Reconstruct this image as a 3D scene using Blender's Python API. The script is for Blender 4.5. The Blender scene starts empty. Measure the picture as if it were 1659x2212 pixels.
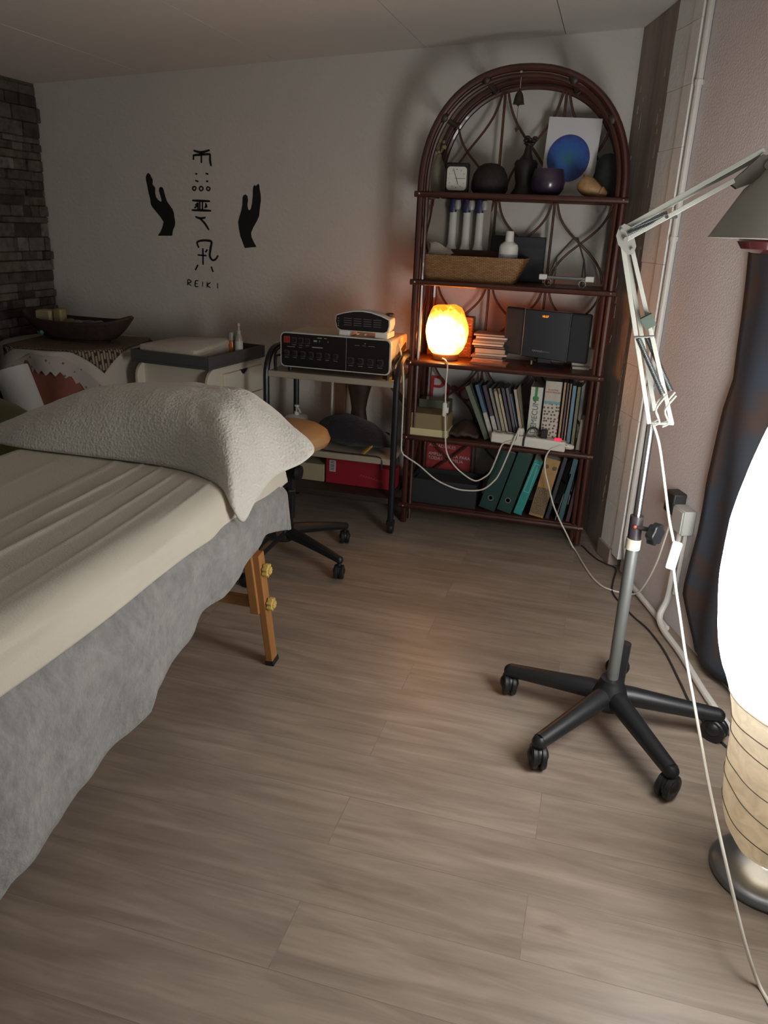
import bpy, bmesh, math, random
from mathutils import Vector, Matrix, Euler, noise
random.seed(7)
S = bpy.context.scene
COL = S.collection
PI = math.pi

# ---------------------------------------------------------------- materials
def lin(h):
    if isinstance(h, str):
        c = [int(h[i:i+2], 16)/255 for i in (0, 2, 4)]
    else:
        c = list(h)
    return tuple((x/12.92 if x <= .04045 else ((x+.055)/1.055)**2.4) for x in c) + (1,)

class NT:
    def __init__(s, name):
        s.m = bpy.data.materials.new(name); s.m.use_nodes = True
        s.t = s.m.node_tree; s.t.nodes.clear()
        s.out = s.n('ShaderNodeOutputMaterial')
    def n(s, t, **k):
        nd = s.t.nodes.new(t)
        for a, v in k.items():
            if a.startswith('i_'):
                key = a[2:].replace('_', ' ')
                nd.inputs[key].default_value = v
            else: setattr(nd, a, v)
        return nd
    def l(s, a, b): s.t.links.new(a, b)

_mc = {}
def pmat(name, col, rough=.55, metal=0, var=0., vscale=6., bump=0., bscale=60., col2=None, sheen=0., spec=.5, stretch=None, coat=0., trans=0.):
    """a plain surface with optional mottling between two colours and a fine bump"""
    if name in _mc: return _mc[name]
    N = NT(name)
    p = N.n('ShaderNodeBsdfPrincipled'); N.l(p.outputs[0], N.out.inputs[0])
    p.inputs['Base Color'].default_value = lin(col)
    p.inputs['Roughness'].default_value = rough; p.inputs['Metallic'].default_value = metal
    p.inputs['Specular IOR Level'].default_value = spec
    p.inputs['Coat Weight'].default_value = coat
    p.inputs['Transmission Weight'].default_value = trans
    if sheen: p.inputs['Sheen Weight'].default_value = sheen
    tc = N.n('ShaderNodeTexCoord'); src = tc.outputs['Object']
    if stretch:
        mp = N.n('ShaderNodeMapping'); mp.inputs['Scale'].default_value = stretch
        N.l(src, mp.inputs[0]); src = mp.outputs[0]
    if var or col2:
        nz = N.n('ShaderNodeTexNoise', i_Scale=vscale, i_Detail=5., i_Roughness=.6); N.l(src, nz.inputs['Vector'])
        rp = N.n('ShaderNodeValToRGB'); N.l(nz.outputs[0], rp.inputs[0])
        c = lin(col); c2 = lin(col2) if col2 else tuple(x*(1-var) for x in c[:3])+(1,)
        rp.color_ramp.elements[0].position = .35; rp.color_ramp.elements[1].position = .65
        rp.color_ramp.elements[0].color = c2; rp.color_ramp.elements[1].color = c
        N.l(rp.outputs[0], p.inputs['Base Color'])
    if bump:
        nb = N.n('ShaderNodeTexNoise', i_Scale=bscale, i_Detail=4.); N.l(src, nb.inputs['Vector'])
        b = N.n('ShaderNodeBump', i_Strength=bump, i_Distance=.01); N.l(nb.outputs[0], b.inputs['Height'])
        N.l(b.outputs[0], p.inputs['Normal'])
    _mc[name] = N.m
    return N.m

def emat(name, col, strength):
    if name in _mc: return _mc[name]
    N = NT(name); e = N.n('ShaderNodeEmission', i_Strength=strength); e.inputs[0].default_value = lin(col)
    N.l(e.outputs[0], N.out.inputs[0]); _mc[name] = N.m
    return N.m

# ---------------------------------------------------------------- mesh builder
WM = {}                       # world matrices kept by hand
class MB:
    def __init__(s): s.b = bmesh.new()
    def box(s, x0, x1, y0, y1, z0, z1, M=None):
        v = [s.b.verts.new((x, y, z)) for x in (x0, x1) for y in (y0, y1) for z in (z0, z1)]
        if M:
            for q in v: q.co = M @ q.co
        for f in ((0,1,3,2),(4,6,7,5),(0,4,5,1),(2,3,7,6),(0,2,6,4),(1,5,7,3)):
            s.b.faces.new([v[i] for i in f])
        return s
    def bar(s, p, q, w, h, up=(0,0,1)):
        p, q = Vector(p), Vector(q); d = q-p; L = d.length; d.normalize()
        up = Vector(up)
        if abs(d.dot(up)) > .95: up = Vector((0,1,0))
        a = d.cross(up).normalized(); b = a.cross(d).normalized()
        M = Matrix.Translation(p) @ Matrix((a, d, b)).transposed().to_4x4()
        return s.box(-w/2, w/2, 0, L, -h/2, h/2, M)
    def ring_loft(s, rings, cap=True, closed=False):
        R = [[s.b.verts.new(p) for p in r] for r in rings]; n = len(R[0]); m = len(R)
        for i in range(m if closed else m-1):
            A, B = R[i], R[(i+1) % m]
            for j in range(n):
                s.b.faces.new((A[j], A[(j+1) % n], B[(j+1) % n], B[j]))
        if cap and not closed:
            s.b.faces.new(list(reversed(R[0]))); s.b.faces.new(R[-1])
        return s
    def tube(s, pts, r, n=8, closed=False):
        P = [Vector(p) for p in pts]; m = len(P); rr = r if isinstance(r, (list, tuple)) else [r]*m
        rings = []; prev = None
        for i in range(m):
            if closed: t = P[(i+1) % m]-P[i-1]
            else: t = P[min(i+1, m-1)]-P[max(i-1, 0)]
            if t.length < 1e-9: t = Vector((0,0,1))
            t.normalize()
            if prev is None:
                u = Vector((0,0,1)) if abs(t.z) < .9 else Vector((0,1,0))
                prev = t.cross(u).normalized()
            a = (prev - t*prev.dot(t)).normalized(); b = t.cross(a); prev = a
            rings.append([P[i]+(a*math.cos(k*2*PI/n)+b*math.sin(k*2*PI/n))*rr[i] for k in range(n)])
        return s.ring_loft(rings, True, closed)
    def lathe(s, prof, c=(0,0,0), n=24, M=None, sx=1, sy=1):
        """prof: (r, z) from bottom to top"""
        c = Vector(c); rings = []
        for r, z in prof:
            ring = [Vector((max(r, 1e-5)*math.cos(k*2*PI/n)*sx, max(r, 1e-5)*math.sin(k*2*PI/n)*sy, z)) for k in range(n)]
            rings.append([(M @ p if M else p)+c for p in ring])
        return s.ring_loft(rings, True)
    def cyl(s, p, q, r, n=16): return s.tube([p, q], r, n)
    def ball(s, c, r, n=14, sz=(1,1,1), M=None):
        prof = []
        k = max(6, n//2)
        rings = []
        for i in range(1, k):
            a = PI*i/k
            ring = [Vector((r*math.sin(a)*math.cos(t*2*PI/n)*sz[0], r*math.sin(a)*math.sin(t*2*PI/n)*sz[1], -r*math.cos(a)*sz[2])) for t in range(n)]
            rings.append([(M @ p if M else p)+Vector(c) for p in ring])
        return s.ring_loft(rings, True)
    def prism(s, pts, o, ax, ay, d):
        """outline pts (a,b) on the plane o + a*ax + b*ay, pushed by vector d"""
        o, ax, ay, d = Vector(o), Vector(ax), Vector(ay), Vector(d)
        A = [s.b.verts.new(o+ax*a+ay*b) for a, b in pts]; B = [s.b.verts.new(v.co+d) for v in A]
        n = len(A)
        s.b.faces.new(A); s.b.faces.new(list(reversed(B)))
        for i in range(n): s.b.faces.new((A[i], B[i], B[(i+1) % n], A[(i+1) % n]))
        return s
    def grid(s, nu, nv, fn, wrap=False):
        V = [[s.b.verts.new(fn(i/nu, j/nv)) for j in range(nv+1)] for i in range(nu if wrap else nu+1)]
        for i in range(nu):
            for j in range(nv):
                k = (i+1) % nu if wrap else i+1
                s.b.faces.new((V[i][j], V[k][j], V[k][j+1], V[i][j+1]))
        return s
    def build(s, name, mat, parent=None, base=None, world=True, smooth=35, bevel=0., solid=0., sub=0, segs=2):
        """one mesh object; vertices were written in world space (world) or in the parent's space"""
        bmesh.ops.recalc_face_normals(s.b, faces=s.b.faces)
        if parent is not None: M = WM[parent]
        else: M = Matrix.Translation(Vector(base)) if base is not None else Matrix()
        if world: bmesh.ops.transform(s.b, matrix=M.inverted(), verts=s.b.verts)
        me = bpy.data.meshes.new(name); s.b.to_mesh(me); s.b.free()
        o = bpy.data.objects.new(name, me); COL.objects.link(o)
        for m in (mat if isinstance(mat, (list, tuple)) else [mat]): me.materials.append(m)
        if smooth:
            me.shade_smooth()
            if smooth < 180: me.set_sharp_from_angle(angle=math.radians(smooth))
        if solid:
            k = o.modifiers.new('thickness', 'SOLIDIFY'); k.thickness = solid; k.offset = 0
        if sub:
            k = o.modifiers.new('smooth', 'SUBSURF'); k.levels = k.render_levels = sub
        if bevel:
            k = o.modifiers.new('bevel', 'BEVEL'); k.width = bevel; k.segments = segs; k.limit_method = 'ANGLE'; k.angle_limit = math.radians(40)
        if parent is not None: o.parent = parent
        elif base is not None: o.location = base
        WM[o] = M
        return o

def tag(o, label=None, cat=None, group=None, kind=None):
    if label: o['label'] = label
    if cat: o['category'] = cat
    if group: o['group'] = group
    if kind: o['kind'] = kind
    return o
def thing(name, label, cat, loc=(0,0,0), rz=0., group=None, rot=None):
    o = bpy.data.objects.new(name, None); COL.objects.link(o); o.empty_display_size = .05
    o.location = loc; o.rotation_euler = rot if rot else (0,0,rz)
    WM[o] = Matrix.Translation(Vector(loc)) @ Euler(rot if rot else (0,0,rz)).to_matrix().to_4x4()
    return tag(o, label, cat, group)
def struct(o): o['kind'] = 'structure'; return o
def catmull(pts, n=8, closed=False):
    P = [Vector(p) for p in pts]; out = []; m = len(P)
    for i in range(m if closed else m-1):
        if closed: a, b, c, d = P[i-1], P[i], P[(i+1) % m], P[(i+2) % m]
        else: a, b, c, d = P[max(i-1,0)], P[i], P[i+1], P[min(i+2,m-1)]
        for k in range(n):
            t = k/n
            out.append(.5*((2*b)+(c-a)*t+(2*a-5*b+4*c-d)*t*t+(3*b-a-3*c+d)*t**3))
    if not closed: out.append(P[-1])
    return out
def lerp(a, b, t): return a+(b-a)*t
def interp(tab, x):
    if x <= tab[0][0]: return tab[0][1]
    for (a, u), (b, v) in zip(tab, tab[1:]):
        if x <= b: return u+(v-u)*(x-a)/(b-a)
    return tab[-1][1]
def smoothstep(a, b, x):
    t = min(1, max(0, (x-a)/(b-a))); return t*t*(3-2*t)
def text(name, body, size, mat, parent, loc, rot, align='LEFT', depth=.0006, sx=1.):
    """real letters: a font outline turned into a thin mesh, placed in the parent's space"""
    cu = bpy.data.curves.new(name, 'FONT'); cu.body = body; cu.size = size; cu.extrude = depth; cu.align_x = align
    tmp = bpy.data.objects.new('tmp', cu); COL.objects.link(tmp)
    me = bpy.data.meshes.new_from_object(tmp); bpy.data.objects.remove(tmp); bpy.data.curves.remove(cu)
    me.materials.clear(); me.materials.append(mat)
    o = bpy.data.objects.new(name, me); COL.objects.link(o)
    me.transform(Matrix.Translation(Vector(loc)) @ Euler(rot).to_matrix().to_4x4() @ Matrix.Diagonal((sx,1,1,1)))
    if parent is not None: o.parent = parent
    return o

# ---------------------------------------------------------------- colours in use
M_wall = pmat('wall_paint', 'cac6bd', .85, var=.05, vscale=2.5, bump=.25, bscale=55)
M_wallpink = pmat('wall_stucco', 'e2dcdc', .8, var=.06, vscale=3, bump=.25, bscale=130)
M_ceil = pmat('ceiling_paint', 'd2cec6', .85, var=.05, vscale=2, bump=.1, bscale=40)
M_black = pmat('black_vinyl', '131312', .6)
M_rattan = pmat('rattan', '4a241a', .35, var=.35, vscale=14, stretch=(1,1,.25), coat=.3)
M_rattan_thin = pmat('rattan_thin', '5a3423', .45, var=.3, vscale=20)
M_white = pmat('white_plastic', 'dcdad2', .4)
M_cord = pmat('white_cord', 'd8d2c4', .45)
M_blackplastic = pmat('black_plastic', '1b1c1e', .42)
M_darkmetal = pmat('black_tube', '17171a', .4)
M_chrome = pmat('chrome', 'c9ccce', .22, metal=1)
M_steel = pmat('grey_steel', '8d8f8c', .42, metal=.8)
M_cream = pmat('cream_paint', 'cfc8b4', .55, var=.05)
# ================================================================ THE ROOM
def floor_material():
    N = NT('laminate_planks')
    p = N.n('ShaderNodeBsdfPrincipled'); N.l(p.outputs[0], N.out.inputs[0])
    tc = N.n('ShaderNodeTexCoord')
    br = N.n('ShaderNodeTexBrick', i_Scale=1., offset=.37)
    br.inputs['Mortar Size'].default_value = .0012; br.inputs['Brick Width'].default_value = 1.25; br.inputs['Row Height'].default_value = .17
    br.inputs['Color1'].default_value = (0,0,0,1); br.inputs['Color2'].default_value = (1,1,1,1); br.inputs['Mortar'].default_value = (.5,.5,.5,1)
    br.inputs['Mortar Smooth'].default_value = .2
    N.l(tc.outputs['Object'], br.inputs['Vector'])
    # grain runs along X and is shifted plank by plank
    add = N.n('ShaderNodeVectorMath', operation='ADD'); sc = N.n('ShaderNodeVectorMath', operation='SCALE'); sc.inputs['Scale'].default_value = 9.
    N.l(br.outputs['Color'], sc.inputs[0]); N.l(tc.outputs['Object'], add.inputs[0]); N.l(sc.outputs[0], add.inputs[1])
    mp = N.n('ShaderNodeMapping'); mp.inputs['Scale'].default_value = (1.0, 11., 1.); N.l(add.outputs[0], mp.inputs[0])
    n1 = N.n('ShaderNodeTexNoise', i_Scale=2.2, i_Detail=8., i_Roughness=.62, i_Distortion=.9); N.l(mp.outputs[0], n1.inputs['Vector'])
    mp2 = N.n('ShaderNodeMapping'); mp2.inputs['Scale'].default_value = (1.2, 4., 1.); N.l(add.outputs[0], mp2.inputs[0])
    n2 = N.n('ShaderNodeTexNoise', i_Scale=1.7, i_Detail=5., i_Distortion=2.2); N.l(mp2.outputs[0], n2.inputs['Vector'])
    r1 = N.n('ShaderNodeValToRGB'); N.l(n1.outputs[0], r1.inputs[0])
    e = r1.color_ramp.elements; e[0].position = .3; e[0].color = lin('84766a'); e[1].position = .68; e[1].color = lin('a49586')
    x = e.new(.5); x.color = lin('95877a')
    r2 = N.n('ShaderNodeValToRGB'); N.l(n2.outputs[0], r2.inputs[0])
    e = r2.color_ramp.elements; e[0].position = .3; e[0].color = (.72,.70,.68,1); e[1].position = .6; e[1].color = (1,1,1,1)
    mx = N.n('ShaderNodeMix', data_type='RGBA', blend_type='MULTIPLY'); mx.inputs['Factor'].default_value = .6
    N.l(r1.outputs[0], mx.inputs['A']); N.l(r2.outputs[0], mx.inputs['B'])
    r3 = N.n('ShaderNodeValToRGB'); N.l(br.outputs['Color'], r3.inputs[0])
    e = r3.color_ramp.elements; e[0].color = (.94,.935,.93,1); e[1].color = (1.04,1.035,1.03,1)
    m2 = N.n('ShaderNodeMix', data_type='RGBA', blend_type='MULTIPLY'); m2.inputs['Factor'].default_value = 1
    N.l(mx.outputs['Result'], m2.inputs['A']); N.l(r3.outputs[0], m2.inputs['B'])
    mp3 = N.n('ShaderNodeMapping'); mp3.inputs['Scale'].default_value = (1.5, 4.2, 1.); N.l(add.outputs[0], mp3.inputs[0])
    vk = N.n('ShaderNodeTexVoronoi', i_Scale=1.15); N.l(mp3.outputs[0], vk.inputs['Vector'])
    ns = N.n('ShaderNodeMath', operation='MULTIPLY_ADD'); N.l(n1.outputs[0], ns.inputs[0]); ns.inputs[1].default_value = .22; N.l(vk.outputs['Distance'], ns.inputs[2])
    rk = N.n('ShaderNodeValToRGB'); N.l(ns.outputs[0], rk.inputs[0]); e = rk.color_ramp.elements
    e[0].position = .14; e[0].color = (.74,.71,.69,1); e[1].position = .27; e[1].color = (1,1,1,1); x = e.new(.2); x.color = (1.05,1.04,1.03,1)
    mk = N.n('ShaderNodeMix', data_type='RGBA', blend_type='MULTIPLY'); mk.inputs['Factor'].default_value = .8
    N.l(m2.outputs['Result'], mk.inputs['A']); N.l(rk.outputs[0], mk.inputs['B']); m2 = mk
    m3 = N.n('ShaderNodeMix', data_type='RGBA', blend_type='MIX'); sf = N.n('ShaderNodeMath', operation='MULTIPLY'); N.l(br.outputs['Fac'], sf.inputs[0]); sf.inputs[1].default_value = .35; N.l(sf.outputs[0], m3.inputs['Factor'])
    N.l(m2.outputs['Result'], m3.inputs['A']); m3.inputs['B'].default_value = lin('5c4d40')
    N.l(m3.outputs['Result'], p.inputs['Base Color'])
    p.inputs['Roughness'].default_value = .42; p.inputs['Specular IOR Level'].default_value = .4
    bp = N.n('ShaderNodeBump', i_Strength=.12, i_Distance=.004); N.l(n1.outputs[0], bp.inputs['Height']); N.l(bp.outputs[0], p.inputs['Normal'])
    return N.m

struct(MB().box(-3.2, 2.2, -2.2, 4.0, -.06, 0).build('floor', floor_material(), smooth=0))
def ceil_z(x): return 2.158+.0675*x
# back wall, cut off along the sloping ceiling
struct(MB().prism([(-3.05, -.05), (.25, -.05), (.25, ceil_z(.25)+.1), (-3.05, ceil_z(-3.05)+.1)], (0, 3.82, 0), (1,0,0), (0,0,1), (0,.12,0)).build('wall_back', M_wall, smooth=0))
# the stone-clad wall: every split stone stands out by its own depth
def stone_material():
    N = NT('split_stone'); p = N.n('ShaderNodeBsdfPrincipled'); N.l(p.outputs[0], N.out.inputs[0])
    g = N.n('ShaderNodeNewGeometry'); tc = N.n('ShaderNodeTexCoord')
    r = N.n('ShaderNodeValToRGB'); N.l(g.outputs['Random Per Island'], r.inputs[0])
    e = r.color_ramp.elements; e[0].color = lin('35322d'); e[1].color = lin('78736a')
    for pos, c in ((.3,'4f4a43'),(.5,'605b53'),(.62,'443f39'),(.75,'625b50'),(.88,'5c5a57')):
        x = e.new(pos); x.color = lin(c)
    nz = N.n('ShaderNodeTexNoise', i_Scale=15., i_Detail=8., i_Roughness=.75); N.l(tc.outputs['Object'], nz.inputs['Vector'])
    rr = N.n('ShaderNodeValToRGB'); N.l(nz.outputs[0], rr.inputs[0]); rr.color_ramp.elements[0].position = .36; rr.color_ramp.elements[0].color = (.38,.38,.38,1); rr.color_ramp.elements[1].position = .62; rr.color_ramp.elements[1].color = (1.25,1.25,1.25,1)
    mx = N.n('ShaderNodeMix', data_type='RGBA', blend_type='MULTIPLY'); mx.inputs['Factor'].default_value = .9
    N.l(r.outputs[0], mx.inputs['A']); N.l(rr.outputs[0], mx.inputs['B']); N.l(mx.outputs['Result'], p.inputs['Base Color'])
    p.inputs['Roughness'].default_value = .85
    b = N.n('ShaderNodeBump', i_Strength=.8, i_Distance=.012); N.l(nz.outputs[0], b.inputs['Height']); N.l(b.outputs[0], p.inputs['Normal'])
    return N.m
m = MB(); rs = random.Random(3)
m.box(-3.12, -2.965, -.6, 3.9, -.02, 2.1)
z = 0.
while z < ceil_z(-2.9)-.02:
    h = rs.choice([.03, .038, .045, .055, .07]); h = min(h, ceil_z(-2.93)-z)
    y = 1.0-rs.random()*.2
    while y < 3.815:
        w = rs.choice([.04, .06, .09, .12, .17, .22]); y1 = min(y+w, 3.815)
        d = -2.955+rs.random()**2*.022
        if y1-y > .02: m.box(-2.97, d, y+.002, y1-.002, z+.002, z+h-.002)
        y = y1
    z += h
struct(m.build('wall_left', stone_material(), smooth=0, bevel=.003, segs=1))
# sloping ceiling with board joints running away from the camera
def ceil_mat():
    return M_ceil
sl = .0675
m = MB()
def cpt(x, y, dz=0): return (x, y, ceil_z(x)+dz)
xs = [-3.1, -2.32, -1.62, -.92, -.32, .38, 1.1, 2.0]
for a, b in zip(xs, xs[1:]):
    v = []
    for (x, y, dz) in ((a+.002,-1.2,0),(b-.002,-1.2,0),(b-.002,3.95,0),(a+.002,3.95,0),(a+.002,-1.2,.05),(b-.002,-1.2,.05),(b-.002,3.95,.05),(a+.002,3.95,.05)):
        v.append(m.b.verts.new(cpt(x, y, dz)))
    for f in ((0,1,2,3),(7,6,5,4),(0,4,5,1),(1,5,6,2),(2,6,7,3),(3,7,4,0)): m.b.faces.new([v[i] for i in f])
m.box(-3.1, 2.0, -1.2, 3.95, 2.33, 2.36)
struct(m.build('ceiling', M_ceil, smooth=0))

# right wall: runs off at an angle towards the camera
WD = Vector((.39, -1, 0)).normalized()       # along the wall, towards the camera
WN = Vector((-1, -.39, 0)).normalized()      # out of the wall, into the room
WP = Vector((.13, 3.42, 0))
def rw(a, z, out=0.): return WP+WD*a+WN*out+Vector((0,0,z))
def rbox(mb, a0, a1, z0, z1, o0, o1):
    M = Matrix.Translation(WP) @ Matrix((WD, WN, Vector((0,0,1)))).transposed().to_4x4()
    return mb.box(a0, a1, o0, o1, z0, z1, M)
m = MB(); rbox(m, .18, 3.0, -.05, 2.4, -.12, 0)
struct(m.build('wall_right', M_wallpink, smooth=0))
# brown weathered boarding between the back wall and the pier
M_brown = pmat('weathered_board', 'aea196', .8, col2='8f8176', vscale=7, stretch=(1,1,.12), bump=.3, bscale=30)
m = MB()
m.prism([(-.01, 3.83), (.118, 3.405), (.30, 3.405), (.30, 3.83)], (0,0,-.05), (1,0,0), (0,1,0), (0,0,2.35))
struct(m.build('trim_1', M_brown, smooth=0))
# the flaking paint on its edge
m = MB(); rs = random.Random(11)
for k in range(46):
    z = rs.uniform(.2, 2.05); t = rs.choice([.16, .78, .82, .8, .3]) + rs.uniform(-.03, .03)
    p = Vector((lerp(-.01, .118, t), lerp(3.83, 3.405, t), z)); h = rs.uniform(.01, .07); w = rs.uniform(.003, .010)
    d = Vector((.128, -.425, 0)).normalized(); n_ = Vector((-.957, -.288, 0))
    m.prism([(-w, -h*.5), (w*.6, -h*.45), (w, h*.2), (w*.2, h*.5), (-w*.8, h*.3)], p+n_*.0005, d, (0,0,1), n_*.0012)
struct(m.build('trim_2', pmat('flaking_white', 'b9b3a8', .8), smooth=0))
# white painted block pier
def pier_material():
    N = NT('painted_block'); p = N.n('ShaderNodeBsdfPrincipled'); N.l(p.outputs[0], N.out.inputs[0])
    tc = N.n('ShaderNodeTexCoord')
    n1 = N.n('ShaderNodeTexNoise', i_Scale=9., i_Detail=7., i_Roughness=.7); N.l(tc.outputs['Object'], n1.inputs['Vector'])
    r = N.n('ShaderNodeValToRGB'); N.l(n1.outputs[0], r.inputs[0])
    e = r.color_ramp.elements; e[0].position = .27; e[0].color = lin('6f675c'); e[1].position = .36; e[1].color = lin('ecece8')
    N.l(r.outputs[0], p.inputs['Base Color']); p.inputs['Roughness'].default_value = .7
    b = N.n('ShaderNodeBump', i_Strength=.5, i_Distance=.01); N.l(n1.outputs[0], b.inputs['Height']); N.l(b.outputs[0], p.inputs['Normal'])
    return N.m
m = MB(); rs = random.Random(5); z = .06
while z < 2.3:
    h = .2
    # two wythes with a deep vertical joint between
    e0 = rs.uniform(-.006, .004)
    rbox(m, -.008+e0, .132, z, z+h-.0005, -.10, .024)
    rbox(m, .135, .205, z, z+h-.0005, -.10, .029)
    z += h
struct(m.build('pillar', pier_material(), smooth=0, bevel=.002))
m = MB(); rbox(m, -.012, .13, 0, .075, -.05, .034)
struct(m.build('baseboard_right', pmat('plinth', '9b8a80', .7), smooth=0, bevel=.003))
M_conduit = pmat('conduit_white', 'cfccc6', .5)
t = thing('cable_conduit', 'white pipe conduit running down beside the painted block pillar and along the floor', 'pipe', rw(.225, 0, .02))
pts = [rw(.226, 2.25, .014), rw(.226, 1.2, .014), rw(.226, .26, .014), rw(.24, .16, .016), rw(.29, .07, .02), rw(.34, .022, .028)]
MB().tube(catmull(pts, 6), .0125, 10).build('riser', M_conduit, t)
pts = [rw(.34, .022, .028), rw(.55, .014, .03), rw(.72, .012, .034)]
MB().tube(catmull(pts, 6), .011, 10).build('floor_run', M_conduit, t)
for z in (1.86, 1.35, .8):
    m = MB(); m.cyl(rw(.226, z-.008, .014), rw(.226, z+.008, .014), .0155, 10); m.build('pipe_clip', M_conduit, t)
t = thing('junction_box', 'square white junction box on the right wall with pipe running to the floor', 'socket box', rw(.70, .395, 0))
m = MB(); rbox(m, .635, .72, .375, .465, 0, .045); m.build('box_body', pmat('box_grey_white', 'b9bab4', .45), t, bevel=.004)
m = MB(); rbox(m, .640, .715, .38, .46, .045, .050); m.build('box_lid', pmat('box_lid_white', 'c4c5bf', .45), t, bevel=.002)
MB().tube(catmull([rw(.665, .38, .02), rw(.665, .2, .02), rw(.66, .1, .02), rw(.675, .04, .045), rw(.74, .016, .055), rw(.90, .012, .065), rw(1.15, .012, .10), rw(1.45, .012, .125)], 6), .0115, 10).build('down_pipe', M_conduit, t)
MB().tube([rw(.695, .38, .015), rw(.695, .14, .015)], .008, 8).build('side_pipe', M_conduit, t)
m = MB(); rbox(m, .565, .635, .42, .50, 0, .05); m.build('plug_socket', pmat('socket_dark', '2b2b2b', .5), t, bevel=.006)

# dark patterned hanging at the right, wavy edge
def hanging_mat():
    N = NT('dark_tapestry'); p = N.n('ShaderNodeBsdfPrincipled'); N.l(p.outputs[0], N.out.inputs[0])
    tc = N.n('ShaderNodeTexCoord'); nz = N.n('ShaderNodeTexNoise', i_Scale=3.4, i_Detail=3., i_Distortion=1.4); N.l(tc.outputs['Object'], nz.inputs['Vector'])
    r = N.n('ShaderNodeValToRGB'); N.l(nz.outputs[0], r.inputs[0]); e = r.color_ramp.elements
    e[0].position = .36; e[0].color = lin('363f4c'); e[1].position = .62; e[1].color = lin('4a3a35'); x = e.new(.5); x.color = lin('3a3d45')  # slate blue tones put the bluish lens glare into the cloth colour
    N.l(r.outputs[0], p.inputs['Base Color']); p.inputs['Roughness'].default_value = .85
    return N.m
edge = [(0, .93), (.1, .86), (.2, .80), (.42, .80), (.6, .79), (.85, .81), (.95, .83), (1.05, .81), (1.2, .785), (1.32, .77), (1.345, .77)]
def hang(u, v):
    z = .03+v*1.315
    a0 = interp(edge, z); a = a0+(2.3-a0)*u
    return rw(a, z, .03+.012*math.sin(a*26+z*2)*(1-v*.5)+.006*math.sin(z*9))
t = thing('wall_hanging', 'dark cloth hanging with faint brown pattern covering the right wall', 'tapestry', rw(1.2, 0, .03))
MB().grid(60, 40, hang).build('cloth', hanging_mat(), t, solid=.006)
MB().tube([rw(.75, 1.35, .035), rw(2.32, 1.35, .035)], .008, 8).build('rail', pmat('rail_dark', '35322d', .4, metal=.5), t)

# ================================================================ WALL STICKERS
HL=[[-2.3343,1.556],[-2.3221,1.5479],[-2.3177,1.5376],[-2.3094,1.5253],[-2.312,1.5021],[-2.2981,1.4878],[-2.3,1.4604],[-2.2951,1.4414],[-2.2841,1.4291],[-2.2682,1.4211],[-2.2648,1.4276],[-2.2701,1.4486],[-2.2773,1.4716],[-2.2753,1.4864],[-2.2647,1.4925],[-2.2538,1.4878],[-2.2483,1.4703],[-2.2422,1.4452],[-2.2343,1.4243],[-2.2192,1.4057],[-2.2059,1.3891],[-2.1983,1.3702],[-2.197,1.3489],[-2.1931,1.3276],[-2.1967,1.308],[-2.2081,1.2881],[-2.2149,1.2596],[-2.298,1.2561],[-2.2811,1.2764],[-2.2676,1.3009],[-2.2599,1.325],[-2.2765,1.3481],[-2.2982,1.3709],[-2.3199,1.3938],[-2.3278,1.4063],[-2.33,1.434],[-2.3361,1.4572],[-2.3416,1.4887],[-2.3472,1.518],[-2.3483,1.5389]]
HR=[[-1.7281,1.522],[-1.7225,1.514],[-1.7213,1.4979],[-1.7165,1.4736],[-1.715,1.4451],[-1.7191,1.4244],[-1.7228,1.3996],[-1.7255,1.3746],[-1.738,1.3492],[-1.7578,1.3191],[-1.7704,1.2934],[-1.7684,1.2723],[-1.7542,1.2453],[-1.7424,1.2267],[-1.8062,1.2186],[-1.8179,1.2468],[-1.8295,1.2739],[-1.8361,1.3076],[-1.8401,1.3411],[-1.8322,1.3666],[-1.8218,1.394],[-1.8153,1.4212],[-1.813,1.4584],[-1.8056,1.4677],[-1.7959,1.4704],[-1.7874,1.4633],[-1.7844,1.447],[-1.7883,1.4221],[-1.7853,1.4036],[-1.7781,1.3976],[-1.7693,1.4042],[-1.763,1.4312],[-1.7586,1.4642],[-1.7571,1.4969],[-1.753,1.5112],[-1.7463,1.515],[-1.7416,1.5095],[-1.7368,1.5137]]
for P, lab, bx in ((HL, 'black raised hand sticker on the back wall, left one of the two hands', -2.26), (HR, 'black raised hand sticker on the back wall, the one nearer the rattan shelf', -1.78)):
    tag(MB().prism(P, (0, 3.8195, 0), (1,0,0), (0,0,1), (0,-.0012,0)).build('hand_sticker', M_black, base=(bx, 3.819, 1.24), smooth=0), lab, 'wall sticker', 'hand silhouettes on the wall')
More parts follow.
